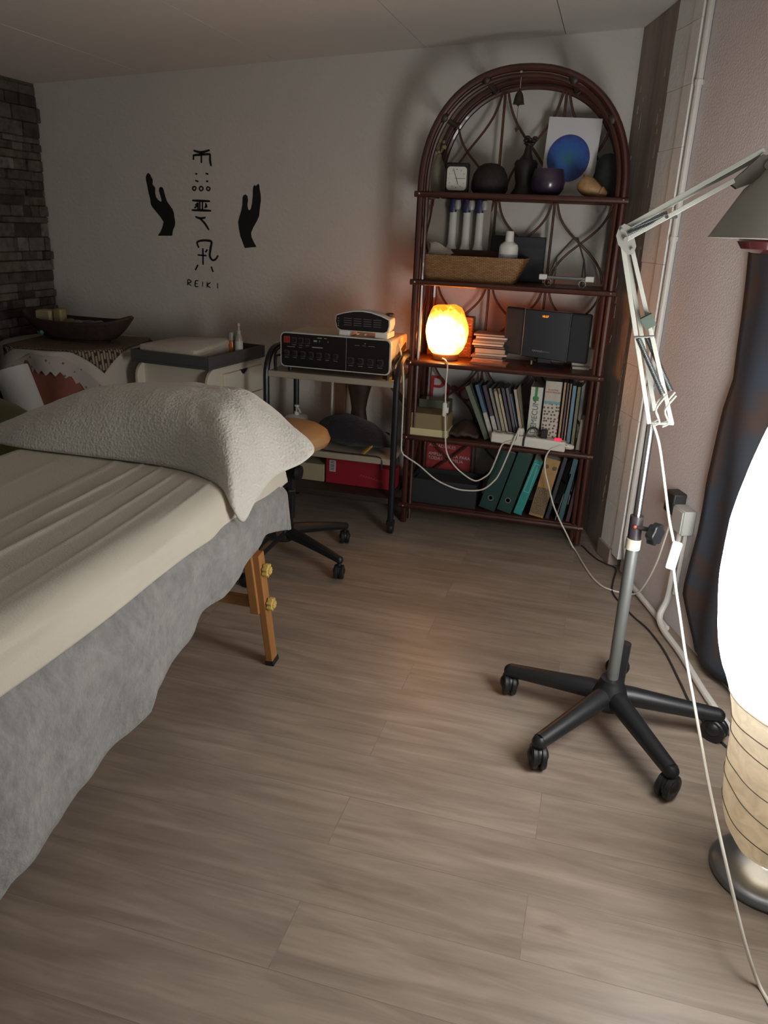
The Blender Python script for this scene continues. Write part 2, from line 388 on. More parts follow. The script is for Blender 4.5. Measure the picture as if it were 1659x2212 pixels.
def strokes(name, groups, w, lab, bx, bz):
    t = thing(name, lab, 'wall sticker', (bx, 3.819, bz))
    groups = [g for nm, ss in groups for g in ([(nm, ss)] if nm not in ('brush_dot', 'ring_stroke') else [(nm, [q]) for q in ss])]
    for nm, ss in groups:
        m = MB()
        for s_ in ss:
            pts = [Vector((x, 3.8185, z)) for x, z in s_]
            cl = len(pts) > 4 and (pts[0]-pts[-1]).length < .02
            if len(pts) > 2: pts = catmull(pts, 6, cl)
            n_ = len(pts); ring = []
            # a flat brush stroke, a bit wider in its middle
            L, R_ = [], []
            for i, p in enumerate(pts):
                tn = (pts[(i+1) % n_]-pts[i-1]) if cl else (pts[min(i+1,n_-1)]-pts[max(i-1,0)])
                tn.normalize(); nn = Vector((-tn.z, 0, tn.x)); f = i/max(1,n_-1)
                ww = w*(.8+.4*math.sin(PI*f)) if not cl else w*.7
                L.append(p+nn*ww); R_.append(p-nn*ww)
            lo = [(v.x, v.z) for v in L]; ro = [(v.x, v.z) for v in R_]
            k = n_ if cl else n_-1
            for i in range(k):
                j = (i+1) % n_
                m.prism([lo[i], lo[j], ro[j], ro[i]], (0, 3.8195, 0), (1,0,0), (0,0,1), (0,-.0012,0))
        m.build(nm, M_black, t, smooth=0)
    return t
a = [[[-2.0731,1.6637],[-2.0319,1.6563],[-1.9853,1.6672]],[[-2.0766,1.6414],[-2.0323,1.6463],[-1.9812,1.6492]],[[-2.074,1.6435],[-2.0751,1.6212]],[[-2.0304,1.6564],[-2.0325,1.6079]],[[-1.9836,1.6492],[-1.9847,1.621],[-1.9799,1.5948]]]
b = [[[-2.0682,1.559],[-2.0584,1.5563]],[[-2.0115,1.5615],[-1.9969,1.5578]],[[-2.0696,1.5273],[-2.0525,1.5224]],[[-2.0105,1.5247],[-1.9983,1.525]]]
c = [[[-2.0809,1.498],[-2.0864,1.4875],[-2.0768,1.4803],[-2.0679,1.4901],[-2.0695,1.4971]],[[-2.0437,1.4991],[-2.0491,1.4886],[-2.0396,1.4797],[-2.0283,1.4892],[-2.0328,1.4981]],[[-2.0042,1.4981],[-2.0086,1.4876],[-1.9975,1.4818],[-1.9897,1.4923],[-1.9969,1.4983]]]
d = [[[-2.0915,1.4331],[-2.0416,1.4326],[-1.992,1.4329]],[[-2.0962,1.3874],[-2.0435,1.3884],[-1.9878,1.3882]],[[-2.0492,1.4302],[-2.051,1.3902]],[[-2.0342,1.4307],[-2.036,1.3908]],[[-2.0595,1.4236],[-2.075,1.4105]],[[-2.0625,1.4109],[-2.0806,1.3977]],[[-2.0595,1.4236],[-2.0609,1.392]],[[-2.0172,1.4229],[-2.0106,1.4022]],[[-2.0115,1.4168],[-2.0231,1.3996]]]
e = [[[-2.0775,1.3575],[-2.0502,1.3501],[-2.02,1.3554]],[[-2.0503,1.3479],[-2.0261,1.3276],[-2.0034,1.2965]]]
f = [[[-2.0641,1.2075],[-2.0731,1.2332],[-2.0499,1.2429],[-2.0144,1.2453],[-1.992,1.239],[-1.9983,1.2062],[-2.0032,1.1712],[-1.9903,1.1521],[-1.9725,1.1552],[-1.9567,1.1756]],[[-2.0413,1.2064],[-2.0437,1.1252]],[[-2.0723,1.1722],[-2.0225,1.1711]],[[-2.0162,1.2019],[-2.0279,1.1874]],[[-2.0729,1.1237],[-2.0896,1.0962]],[[-1.9982,1.1188],[-1.9875,1.0929]]]
R = [[[-2.1374,1.0174],[-2.135,1.0446],[-2.1205,1.0431],[-2.1184,1.0343],[-2.1342,1.0288],[-2.1166,1.0163]],[[-2.074,1.0435],[-2.0895,1.0427],[-2.0933,1.0154],[-2.0763,1.0155]],[[-2.0912,1.0291],[-2.0788,1.0289]],[[-2.0494,1.0405],[-2.052,1.0156]],[[-2.0237,1.0397],[-2.0264,1.0126]],[[-2.0048,1.0394],[-2.0233,1.0249],[-2.0058,1.0125]],[[-1.964,1.0387],[-1.9649,1.0118]]]
strokes('calligraphy_sticker', [('roof_strokes', a), ('brush_dot', b), ('ring_stroke', c)], .0048, 'topmost black brush character on the wall, roof strokes over dots and three small rings', -2.03, 1.48)
strokes('calligraphy_sticker', [('crossbar_strokes', d), ('tail_strokes', e)], .0048, 'middle black brush character on the wall, two bars over a slanting tail stroke', -2.03, 1.29)
strokes('calligraphy_sticker', [('brush_strokes', f)], .0050, 'lowest black brush character on the wall, hooked frame around a cross', -2.03, 1.09)
strokes('lettering_sticker', [('lettering', R)], .0026, 'small black REIKI lettering on the wall below the brush characters', -2.05, 1.01)
# ================================================================ RATTAN SHELF
XL, XR, YF, YB = -.828, .003, 3.478, 3.745
XC, HW = (XL+XR)/2, (XR-XL)/2
SH = [1.497, 1.139, .787, .440, .10]        # tops of the five boards
rack = thing('rattan_shelf', 'tall dark rattan shelf with arched top standing against the back wall', 'shelf', (XC, 3.6, 0))
def arch(y, grow=0, n=40):
    pts = []
    for i in range(n+1):
        a = PI*(1-i/n); ca, sa = math.cos(a), math.sin(a); e = 2/2.25
        pts.append((XC+math.copysign(abs(ca)**e, ca)*(HW+grow), y, 1.50+(abs(sa)**e)*(.458+grow)))
    return pts
for y in (YF, YB):
    pts = [(XL, y, 0), (XL, y, .7), (XL, y, 1.3)]+arch(y)+[(XR, y, 1.3), (XR, y, .7), (XR, y, 0)]
    MB().tube(pts, .0145, 10).build('arched_frame', M_rattan, rack)
    pts = [(XL+.027, y+.004, .02), (XL+.027, y+.004, 1.3)]+arch(y+.004, -.026)+[(XR-.027, y+.004, 1.3), (XR-.027, y+.004, .02)]
    MB().tube(pts, .0095 if y == YF else .012, 8).build('inner_cane', M_rattan, rack)
for zt in SH:
    m = MB()
    m.box(XL+.005, XR-.005, YF, YB, zt-.014, zt)
    m.build('shelf_board', pmat('shelf_board', '4d2a1e', .4, var=.3, vscale=5, stretch=(.25,1,1)), rack, smooth=0, bevel=.003)
    m = MB(); m.tube([(XL-.022, YF-.012, zt-.012), (XR+.02, YF-.012, zt-.012)], .0125, 10); m.tube([(XL-.02, YB+.01, zt-.012), (XR+.02, YB+.01, zt-.012)], .010, 8)
    m.tube([(XL, YF, zt-.016), (XL, YB, zt-.016)], .010, 8); m.tube([(XR, YF, zt-.016), (XR, YB, zt-.016)], .010, 8)
    m.build('shelf_rim', M_rattan, rack)
# small pale binding nails at the ends of the rims
# ties between the front and back arches
for i in (8, 15, 25, 32):
    p, q = Vector(arch(YF, -.012)[i]), Vector(arch(YB, -.012)[i])
    m = MB(); m.tube([p, q], .012, 8)
    for s_ in (p, q): m.ball(s_, .021, 10, (1,.7,1))
    m.build('arch_tie', pmat('binding', '2f211b', .5), rack)
# lattice of bent rods at the back: verticals and crossing bows in each bay
bays = [(SH[1], SH[0]-.02), (SH[2], SH[1]-.02), (SH[3], SH[2]-.02), (SH[4], SH[3]-.02)]
cw = (XR-XL-.06)/3
for z0, z1 in bays:
    m = MB()
    for k in (1, 2): m.tube([(XL+.03+k*cw, YB-.006, z0), (XL+.03+k*cw, YB-.006, z1)], .0058, 6)
    for k in range(3):
        x0, x1 = XL+.03+k*cw+.012, XL+.03+(k+1)*cw-.012
        for a_, b_, dy in ((x0, x1, -.004), (x1, x0, .006)):
            pts = []
            for i in range(17):
                t = i/16; s_ = t+.11*math.sin(2*PI*t)*-1
                pts.append((lerp(a_, b_, s_*1.0), YB+dy, lerp(z1, z0+.01, t)))
            m.tube(pts, .0052, 6)
    m.build('back_lattice', M_rattan_thin, rack)
m = MB()
topz = lambda x: arch_z(x)
def arch_z(x):
    u = min(.999, abs((x-XC)/(HW-.03))); return 1.50+(1-u**2.25)**(1/2.25)*.43
k1, k2 = XL+.03+cw, XL+.03+2*cw
for x in (k1, k2): m.tube([(x, YB-.006, SH[0]), (x, YB-.006, arch_z(x))], .0058, 6)
for a_, b_ in (((k1-.01, arch_z(k1)), (XL+.06, 1.505)), ((XL+.095, arch_z(XL+.095)), (k1-.03, 1.505)), ((k1+.012, arch_z(k1)), (k2-.02, 1.505)), ((k2-.012, arch_z(k2)), (k1+.03, 1.505)), ((k2+.012, arch_z(k2)), (XR-.06, 1.505)), ((XR-.095, arch_z(XR-.095)), (k2+.03, 1.505))):
    pts = []
    for i in range(17):
        t = i/16; s_ = t-.09*math.sin(2*PI*t)
        pts.append((lerp(a_[0], b_[0], s_), YB-.004, lerp(a_[1], b_[1], t)))
    m.tube(pts, .0052, 6)
m.build('arch_lattice', M_rattan_thin, rack)
# side bows
for x in (XL, XR):
    m = MB()
    for z0, z1 in bays:
        for a_, b_ in ((YF+.012, YB-.02), (YB-.02, YF+.012)):
            m.tube([(x, lerp(a_, b_, t/12-.1*math.sin(2*PI*t/12)), lerp(z1, z0+.01, t/12)) for t in range(13)], .005, 6)
    m.build('side_lattice', M_rattan_thin, rack)
# small brass binding pins
for zt in SH:
    for x in (XL, XR): MB().ball((x, YF-.026, zt-.010), .0045, 8).build('rim_pin', pmat('pin', 'b7b1a4', .3, metal=.8), rack)

# ---------------- top board
zt = SH[0]
t = thing('table_clock', 'small square black desk clock with white face on the top shelf board', 'clock', (-.686, 3.545, zt))
m = MB(); m.box(-.737, -.637, 3.53, 3.56, zt, zt+.118); m.build('case', M_blackplastic, t, bevel=.006)
m = MB(); pts = []
def rrect(x0, x1, z0, z1, r, n=5):
    out = []
    for cx, cz, a0 in ((x1-r, z0+r, -90), (x1-r, z1-r, 0), (x0+r, z1-r, 90), (x0+r, z0+r, 180)):
        for i in range(n+1):
            a = math.radians(a0+90*i/n); out.append((cx+r*math.cos(a), cz+r*math.sin(a)))
    return out
m.prism(rrect(-.729, -.645, zt+.010, zt+.102, .014), (0, 3.5305, 0), (1,0,0), (0,0,1), (0,-.003,0)); m.build('dial', pmat('dial', 'd6d6cc', .5), t, smooth=0)
m = MB(); cx, cz = -.687, zt+.056
for k in range(12):
    a = k*PI/6; r0 = .033; m.bar((cx+r0*math.sin(a), 3.5265, cz+r0*math.cos(a)), (cx+(r0+.005)*math.sin(a), 3.5265, cz+(r0+.005)*math.cos(a)), .0022, .001)
m.build('hour_marks', M_blackplastic, t, smooth=0)
m = MB()
for a, L, w in ((-.38, .042, .0026), (1.55, .033, .0032), (2.85, .024, .002)):
    m.bar((cx-.006*math.sin(a), 3.526, cz-.006*math.cos(a)), (cx+L*math.sin(a), 3.526, cz+L*math.cos(a)), w, .001)
m.build('hands', M_blackplastic, t, smooth=0)
M_dark = pmat('dark_stone', '2a2420', .75, var=.4, vscale=30, bump=.5, bscale=60)
m = MB(); m.lathe([(.0, 0), (.066, 0), (.078, .02), (.079, .045), (.072, .08), (.055, .108), (.03, .122), (.0, .126)], (-.558, 3.615, zt), 28)
tag(m.build('stone_dome', M_dark, base=(-.558, 3.615, zt)), 'dark brown rounded dome beside the small clock on the top board', 'ornament')
# dark figurine carrying flowers
t = thing('figurine', 'dark standing figurine with a flower-like top in the middle of the top board', 'figurine', (-.415, 3.65, zt))
M_bronze = pmat('dark_bronze', '231c18', .5, var=.3, vscale=20)
m = MB(); m.lathe([(0,0), (.05,0), (.052,.012), (.04,.03), (.036,.05), (.042,.075), (.045,.105), (.047,.13), (.040,.142), (.0,.146)], (-.415, 3.65, zt), 20, sx=1.05, sy=.75); m.build('body', M_bronze, t)
m = MB(); m.tube([(-.412, 3.65, zt+.14), (-.412, 3.65, zt+.17), (-.410, 3.65, zt+.205)], [.027, .017, .011], 12); m.build('neck', M_bronze, t)
m = MB(); rs = random.Random(2)
for k in range(16):
    a = k*2.4; r = .008+.014*rs.random(); m.ball((-.409+r*math.cos(a), 3.65+r*math.sin(a)*.7, zt+.212+rs.uniform(-.012,.018)), .0085, 8, (1.3,.8,.8))
m.build('flower_head', M_bronze, t)
m = MB(); m.lathe([(0,0), (.035,0), (.05,.006), (.066,.028), (.069,.055), (.064,.085), (.059,.103), (.055,.102), (.058,.085), (.06,.05), (.04,.012), (0,.008)], (-.307, 3.56, zt), 32)
tag(m.build('round_bowl', pmat('violet_glaze', '34283a', .28, coat=.4), base=(-.307, 3.56, zt)), 'round dark violet bowl on the top board before the blue disc card', 'bowl')
# card with the blue disc, leaning on the lattice
def mandala():
    N = NT('blue_mandala'); p = N.n('ShaderNodeBsdfPrincipled'); N.l(p.outputs[0], N.out.inputs[0])
    tc = N.n('ShaderNodeTexCoord'); ln = N.n('ShaderNodeVectorMath', operation='LENGTH'); N.l(tc.outputs['Object'], ln.inputs[0])
    nz = N.n('ShaderNodeTexVoronoi', i_Scale=70.); N.l(tc.outputs['Object'], nz.inputs['Vector'])
    ad = N.n('ShaderNodeMath', operation='MULTIPLY_ADD'); N.l(nz.outputs['Distance'], ad.inputs[0]); ad.inputs[1].default_value = .03; N.l(ln.outputs['Value'], ad.inputs[2])
    r = N.n('ShaderNodeValToRGB'); mr = N.n('ShaderNodeMath', operation='DIVIDE'); N.l(ad.outputs[0], mr.inputs[0]); mr.inputs[1].default_value = .105; N.l(mr.outputs[0], r.inputs[0])
    e = r.color_ramp.elements; e[0].position = .0; e[0].color = lin('39707c'); e[1].position = 1.; e[1].color = lin('343f86')
    for q, cc in ((.3,'2f6a86'), (.5,'2d62a0'), (.8,'2b58a6')):
        x = e.new(q); x.color = lin(cc)
    N.l(r.outputs[0], p.inputs['Base Color']); p.inputs['Roughness'].default_value = .5
    return N.m
t = thing('disc_card', 'white picture card with large blue disc leaning on the top shelf board', 'picture', (-.245, 3.688, zt), rot=(-.12, .03, 0))
m = MB(); m.box(-.108, .112, 0, .004, .0, .318); m.build('card', pmat('white_card', 'd4d2d2', .6), t, world=False, smooth=0)
m = MB(); m.lathe([(0,0), (.092,0), (.092,.0012), (0,.0012)], (0,0,0), 48, Matrix.Rotation(PI/2, 4, 'X'))
o = m.build('blue_disc', mandala(), t, world=False, smooth=0); o.location = (-.006, -.0005, .158); o.data.transform(Matrix.Diagonal((.97,1,1.02,1)))
# horn-shaped shell
m = MB(); pts = [(-.168, 3.55, zt+.06), (-.15, 3.545, zt+.045), (-.125, 3.54, zt+.032), (-.095, 3.535, zt+.02), (-.065, 3.53, zt+.011)]
m.tube(catmull(pts, 5), [.012+.026*math.sin(PI*min(1, .25+i/24)) if i < 16 else .028*(1-(i-15)/6)+.002 for i in range(21)], 14)
m.tube([(-.166, 3.55, zt+.05), (-.163, 3.55, zt+.075), (-.166, 3.552, zt+.088)], [.010, .006, .003], 8)
tag(m.build('seashell', pmat('shell_tan', 'b08a5c', .5, var=.3, vscale=25, bump=.3, bscale=80), base=(-.12, 3.54, zt)), 'pointed tan seashell lying at the right end of the top board', 'shell')
m = MB(); m.lathe([(0,0), (.075,0), (.076,.02), (.068,.06), (.055,.1), (.052,.13), (.045,.155), (.03,.17), (0,.176)], (-.072, 3.65, zt), 22, sx=1., sy=.7)
tag(m.build('dark_vase', pmat('dark_green_black', '1d211f', .6, bump=.2), base=(-.072, 3.65, zt)), 'dark tapered ornament at the right end of the top board behind the seashell', 'ornament')
# clear bottle with dried flowers, left end
t = thing('flower_bottle', 'dusty clear bottle of pale dried flowers at left end of the top board', 'bottle', (-.79, 3.63, zt))
M_glass = pmat('dusty_glass', '8f8a78', .35, var=.2)
m = MB(); m.lathe([(0,0), (.028,0), (.03,.01), (.03,.10), (.022,.125), (.012,.14), (.012,.155), (0,.155)], (-.79, 3.63, zt), 18); m.build('glass', M_glass, t)
m = MB(); rs = random.Random(9)
for k in range(9):
    a = k*2.4; q = Vector((-.79+.022*math.cos(a), 3.63+.022*math.sin(a), zt+.155+.06*rs.random())); m.tube([(-.79, 3.63, zt+.15), q], .0012, 5); m.ball(q, .007, 7)
m.build('dried_flowers', pmat('dried', '8c7f5c', .8), t)
# hanging bell
t = thing('wind_bell', 'little bronze bell hanging on a string from the front of the arch', 'bell', (-.448, 3.478, 1.72))
MB().tube([(-.446, 3.478, 1.945), (-.447, 3.478, 1.885)], .0018, 6).build('string', pmat('string', '8d8678', .8), t)
MB().lathe([(.024,0), (.0215,.004), (.019,.018), (.015,.034), (.009,.044), (.004,.05), (.004,.056), (0,.057), ], (-.448, 3.478, 1.828), 18).build('bell', pmat('bell_bronze', '4a4234', .4, metal=.7), t)
MB().box(-.451, -.443, 3.472, 3.484, 1.938, 1.955).build('hook', pmat('hook_pale', 'b5aea0', .5), t)
m = MB(); m.tube([(-.448, 3.478, 1.84), (-.449, 3.478, 1.745)], .0011, 5); m.ball((-.449, 3.478, 1.825), .005, 8); m.prism([(-.006,0), (0,-.016), (.012,-.004), (.006,.006)], (-.449, 3.478, 1.742), (1,0,0), (0,0,1), (0,.002,0)); m.build('clapper', pmat('bell_bronze', '4a4234', .4), t)

# ---------------- second board
zt = SH[1]
t = thing('vial_display', 'pale leaning board holding three white tubes with blue and clear tops', 'display', (-.71, 3.71, zt))
m = MB(); M = Matrix.Translation((-.71, 3.722, zt)) @ Matrix.Rotation(-.03, 4, 'X'); m.box(-.135, .15, 0, .004, 0, .34, M); m.build('backing_board', pmat('pale_board', '9d958b', .6), t, smooth=0)
for x in (-.722, -.660, -.601):
    m = MB(); m.lathe([(0,0), (.034,0), (.034,.10), (.026,.125), (.018,.15), (.0165,.285), (0,.285)], (x, 3.69, zt), 18, sy=.75); tb = m.build('tube', pmat('white_tube', 'd2cfc8', .45), t)
    m = MB(); m.lathe([(0,0), (.017,0), (.02,.02), (.016,.04), (.012,.055), (0,.056)], (x-.004, 3.69, zt+.283), 14, sy=.75); m.build('blue_cap', pmat('blue_cap', '34365a', .4), tb)
    m = MB(); m.lathe([(0,0), (.012,.004), (.016,.022), (.012,.042), (0,.048)], (x+.018, 3.685, zt+.292), 12); m.build('clear_wrap', pmat('clear_wrap', 'a9a8a4', .2), tb)
# woven tray-like basket
def wicker(name, c1, c2, sc=90):
    N = NT(name); p = N.n('ShaderNodeBsdfPrincipled'); N.l(p.outputs[0], N.out.inputs[0])
    tc = N.n('ShaderNodeTexCoord'); mp = N.n('ShaderNodeMapping'); mp.inputs['Rotation'].default_value = (PI/2, 0, 0); N.l(tc.outputs['Object'], mp.inputs[0])
    br = N.n('ShaderNodeTexBrick', i_Scale=sc); br.inputs['Brick Width'].default_value = 1.6; br.inputs['Row Height'].default_value = .5; br.inputs['Mortar Size'].default_value = .06
    br.inputs['Color1'].default_value = lin(c1); br.inputs['Color2'].default_value = lin(c2); br.inputs['Mortar'].default_value = lin('3a2616')
    N.l(mp.outputs[0], br.inputs['Vector']); N.l(br.outputs['Color'], p.inputs['Base Color']); p.inputs['Roughness'].default_value = .6
    b = N.n('ShaderNodeBump', i_Strength=.6, i_Distance=.004); N.l(br.outputs['Fac'], b.inputs['Height']); b.invert = True; N.l(b.outputs[0], p.inputs['Normal'])
    return N.m
m = MB(); x0, x1, xb0, xb1, y0, y1 = -.822, -.362, -.80, -.408, 3.492, 3.70
rings = []
for f, z in ((0, zt), (1, zt+.10), (.97, zt+.106), (.93, zt+.10), (.03, zt+.008)):
    a, b_ = lerp(xb0, x0, f), lerp(xb1, x1, f); c_, d_ = lerp(y0+.022, y0, f), lerp(y1-.02, y1, f)
    if z > zt+.05 and f < .95 or f == .03: a += .008; b_ -= .008; c_ += .008; d_ -= .008
    ring = rrect(a, b_, c_, d_, .02); rings.append([(p, q, z) for p, q in ring])
m.ring_loft(rings)
tag(m.build('woven_basket', wicker('wicker_tan', 'a47c4e', '8a6338'), base=(-.6, 3.6, zt), smooth=30), 'long tan woven basket with sloping sides on the second board', 'basket')
t = thing('lotion_bottle', 'white flip-cap bottle with blue label standing in the woven basket', 'bottle', (-.446, 3.57, zt+.012))
m = MB(); m.lathe([(0,0), (.037,0), (.041,.006), (.041,.135), (.037,.148), (.020,.160), (0,.161)], (-.446, 3.57, zt+.012), 22, sy=.7); m.build('body', M_white, t)
m = MB(); m.lathe([(0,0), (.0185,0), (.018,.03), (.0165,.042), (0,.043)], (-.446, 3.57, zt+.172), 16); m.build('cap', M_white, t)
m = MB(); m.lathe([(.0412,0), (.0416,.045), (.0412,.045), (.041,0)], (-.446, 3.57, zt+.075), 22, sy=.7); m.build('label', pmat('blue_label', '8f97ae', .5, col2='c9cbd0', vscale=25), t)
m = MB()
def crumple(u, v): return (lerp(-.805, -.70, u)+.01*math.sin(v*7), lerp(3.57, 3.64, v), zt+.105+.05*math.sin(PI*v)*(.5+.5*math.cos(u*2.2))+.012*noise.noise((u*4, v*4, 1)))
m.grid(14, 10, crumple); tag(m.build('folded_paper', pmat('tissue', 'bdb5a6', .8), base=(-.75, 3.6, zt+.1), solid=.003), 'crumpled pale tissue paper at left end of the woven basket', 'paper')
m = MB(); m.box(-.715, -.50, 3.655, 3.675, zt+.03, zt+.128); tag(m.build('brown_box', pmat('brown_carton', '4d3226', .7), base=(-.6, 3.665, zt+.01), smooth=0), 'flat dark brown carton standing inside the woven basket', 'box')
t = thing('black_case', 'square black box standing behind the white bottle on the second board', 'box', (-.42, 3.715, zt))
m = MB(); m.box(-.545, -.302, 3.706, 3.735, zt, zt+.195); m.build('case_body', pmat('case_black', '26272b', .6), t, bevel=.004)
m = MB(); m.box(-.54, -.307, 3.703, 3.707, zt+.15, zt+.153); m.build('lid_seam', M_blackplastic, t, smooth=0)
# silver rail with two rings on a wire easel
t = thing('wire_easel', 'silver rail with two white ends and rings on a triangular wire easel', 'stand', (-.19, 3.56, zt))
m = MB(); m.tube([(-.285, 3.545, zt+.036), (-.092, 3.545, zt+.036)], .0075, 10); m.build('rail', pmat('satin_rail', '8d8f8f', .35, metal=.6), t)
for x0, x1 in ((-.302, -.268), (-.108, -.072)):
    MB().box(x0, x1, 3.535, 3.555, zt+.025, zt+.048).build('end_block', M_white, t, bevel=.003)
for x in (-.262, -.118):
    MB().tube([(x+.014*math.cos(a*PI/9), 3.533, zt+.0155+.0145*math.sin(a*PI/9)) for a in range(18)], .0022, 6, True).build('ring', M_steel, t)
MB().tube([(-.262, 3.545, zt+.045), (-.24, 3.60, zt+.12), (-.178, 3.63, zt+.20), (-.165, 3.63, zt+.20), (-.125, 3.60, zt+.11), (-.108, 3.545, zt+.045)], .0035, 6).build('wire_triangle', pmat('wire_dark', '55534e', .4, metal=.5), t)
m = MB(); m.tube([(-.24, 3.60, zt+.005), (-.24, 3.60, zt+.12)], .003, 6); m.tube([(-.125, 3.60, zt+.005), (-.125, 3.60, zt+.11)], .003, 6); m.build('easel_leg', pmat('wire_dark', '55534e', .4), t)

# ---------------- third board: salt lamp, discs, stereo
zt = SH[2]
def salt_material():
    N = NT('salt_crystal'); tc = N.n('ShaderNodeTexCoord')
    vm = N.n('ShaderNodeVectorMath', operation='MULTIPLY'); vm.inputs[1].default_value = (1, 1, .9); N.l(tc.outputs['Object'], vm.inputs[0])
    sb = N.n('ShaderNodeVectorMath', operation='SUBTRACT'); sb.inputs[1].default_value = (0, -.03, .105); N.l(vm.outputs[0], sb.inputs[0])
    ln = N.n('ShaderNodeVectorMath', operation='LENGTH'); N.l(sb.outputs[0], ln.inputs[0])
    nz = N.n('ShaderNodeTexNoise', i_Scale=26., i_Detail=5., i_Roughness=.65); N.l(tc.outputs['Object'], nz.inputs['Vector'])
    ad = N.n('ShaderNodeMath', operation='MULTIPLY_ADD'); N.l(nz.outputs[0], ad.inputs[0]); ad.inputs[1].default_value = .075; N.l(ln.outputs['Value'], ad.inputs[2])
    mr = N.n('ShaderNodeMapRange'); mr.inputs['From Min'].default_value = .088; mr.inputs['From Max'].default_value = .150; N.l(ad.outputs[0], mr.inputs['Value'])
    r = N.n('ShaderNodeValToRGB'); N.l(mr.outputs[0], r.inputs[0]); e = r.color_ramp.elements
    e[0].position = 0; e[0].color = (1,.62,.26,1); e[1].position = 1; e[1].color = (.75,.10,.006,1)
    x = e.new(.42); x.color = (1,.42,.085,1); x = e.new(.72); x.color = (.95,.24,.025,1)
    st = N.n('ShaderNodeMapRange'); st.inputs['To Min'].default_value = 42; st.inputs['To Max'].default_value = 5; N.l(mr.outputs[0], st.inputs['Value'])
    em = N.n('ShaderNodeEmission'); N.l(r.outputs[0], em.inputs[0]); N.l(st.outputs[0], em.inputs[1])
    N.l(em.outputs[0], N.out.inputs[0]); return N.m
t = thing('salt_lamp', 'glowing orange salt crystal lamp on a wooden base, left on the third board', 'lamp', (-.692, 3.565, zt))
prof = [(0,.030), (.062,.030), (.078,.048), (.091,.085), (.096,.12), (.094,.15), (.087,.185), (.076,.215), (.066,.234), (.05,.241), (0,.240)]
m = MB(); m.lathe(prof, (0,0,0), 36)
for v in m.b.verts:
    d = v.co.normalized(); k = 1+.09*noise.noise(d*2.1+Vector((3,1,0)))+.05*noise.noise(d*5.5)
    if v.co.z > .06: v.co.x *= k; v.co.y *= k; v.co.z *= 1+.02*noise.noise(d*4)
m.build('salt_crystal', salt_material(), t, world=False, smooth=180)
m = MB(); m.lathe([(0,0), (.058,0), (.061,.004), (.061,.024), (.057,.030), (0,.030)], (0,0,0), 30); m.build('wooden_base', pmat('lamp_base_wood', '6d4526', .5, var=.3, vscale=30), t, world=False)
salt_lamp = t
t = thing('wicker_box', 'low woven box glowing orange behind the salt lamp', 'box', (-.72, 3.70, zt))
m = MB(); m.box(-.852+.05, -.59, 3.665, 3.735, zt, zt+.185); m.build('body', wicker('wicker_dark', 'b78b58', '8f6438', 70), t, smooth=0, bevel=.004)
m = MB(); m.box(-.806, -.586, 3.661, 3.739, zt+.095, zt+.099); m.build('lid_edge', pmat('lid_edge', '4a2f1a', .6), t, smooth=0)
# stack of music discs
CDC = ['b9aea0', '6b5a50', '8f8377', 'c3b7a6', '2f2a28', '3a3330', 'a89a8c', 'b7a897', '857768', '9c9184', '6a5f57']
src = None; rs = random.Random(4); z = zt
names = ['bottom', 'second', 'third', 'fourth', 'fifth', 'sixth', 'seventh', 'eighth', 'ninth', 'tenth', 'top']
for k, cc in enumerate(CDC):
    h = .0104 if k not in (4,) else .024
    dx, dy = rs.uniform(-.012, .012), rs.uniform(-.008, .008)
    t = thing('disc_case', 'disc case in the stack beside the salt lamp, %s' % (names[k]+' of the stack' if k in (0, 10) else names[k]+' from the bottom'), 'disc case', (-.492+dx, 3.63+dy, z), group='stacked disc cases on the third board')
    m = MB(); m.box(-.071, .071, -.062, .062, 0, h-.0006); m.build('case', pmat('case_%d' % k, cc, .35), t, world=False, smooth=0, bevel=.001, segs=1)
    m = MB(); m.box(-.069, .066, -.0632, -.062, .0018, h-.0026); m.build('spine_label', pmat('spine_%d' % k, ['d2c6b6','b5a28f','77685c'][k % 3], .5), t, world=False, smooth=0)
    z += h
t = thing('disc_case', 'single disc case lying flat in front of the disc stack', 'disc case', (-.478, 3.525, zt), rz=-.06)
m = MB(); m.box(-.085, .08, -.04, .04, 0, .012); m.build('case', pmat('flat_case', '8a5a44', .25), t, world=False, smooth=0, bevel=.001)
m = MB(); m.prism([(-.016,0), (0,.02), (.016,0)], (.0,-.01,.0122), (1,0,0), (0,1,0), (0,0,.0008)); m.build('cover_print', pmat('cover_print', 'c99272', .5), t, world=False, smooth=0)
# slim black stereo
t = thing('stereo', 'slim black stereo with folded wings and orange display on the third board', 'stereo', (-.245, 3.58, zt))
M_gloss = pmat('stereo_black', '1d1f24', .32)
M_grille = pmat('grille_cloth', '24272c', .75, bump=.3, bscale=400)
top = lambda x: zt+.252-.012*(x+.43)/.38
bot = lambda x: zt+.052-.026*(x+.43)/.38
def panel(x0, x1, y0, y1, th): # slab between two x's with front y0->y1
    return [(x0, y0, bot(x0)), (x1, y1, bot(x1)), (x1, y1, top(x1)), (x0, y0, top(x0))], th
def slab(mb, x0, x1, y0, y1, th):
    q = [Vector(p) for p in panel(x0, x1, y0, y1, th)[0]]
    A = [mb.b.verts.new(p) for p in q]; B = [mb.b.verts.new(p+Vector((0,th,0))) for p in q]
    mb.b.faces.new(A); mb.b.faces.new(list(reversed(B)))
    for i in range(4): mb.b.faces.new((A[i], B[i], B[(i+1) % 4], A[(i+1) % 4]))
    return mb
slab(MB(), -.432, -.348, 3.575, 3.56, .04).build('speaker_wing', M_grille, t, bevel=.008)
slab(MB(), -.147, -.058, 3.56, 3.585, .04).build('speaker_wing', M_grille, t, bevel=.008)
slab(MB(), -.346, -.149, 3.558, 3.558, .045).build('centre_panel', M_gloss, t, bevel=.003)
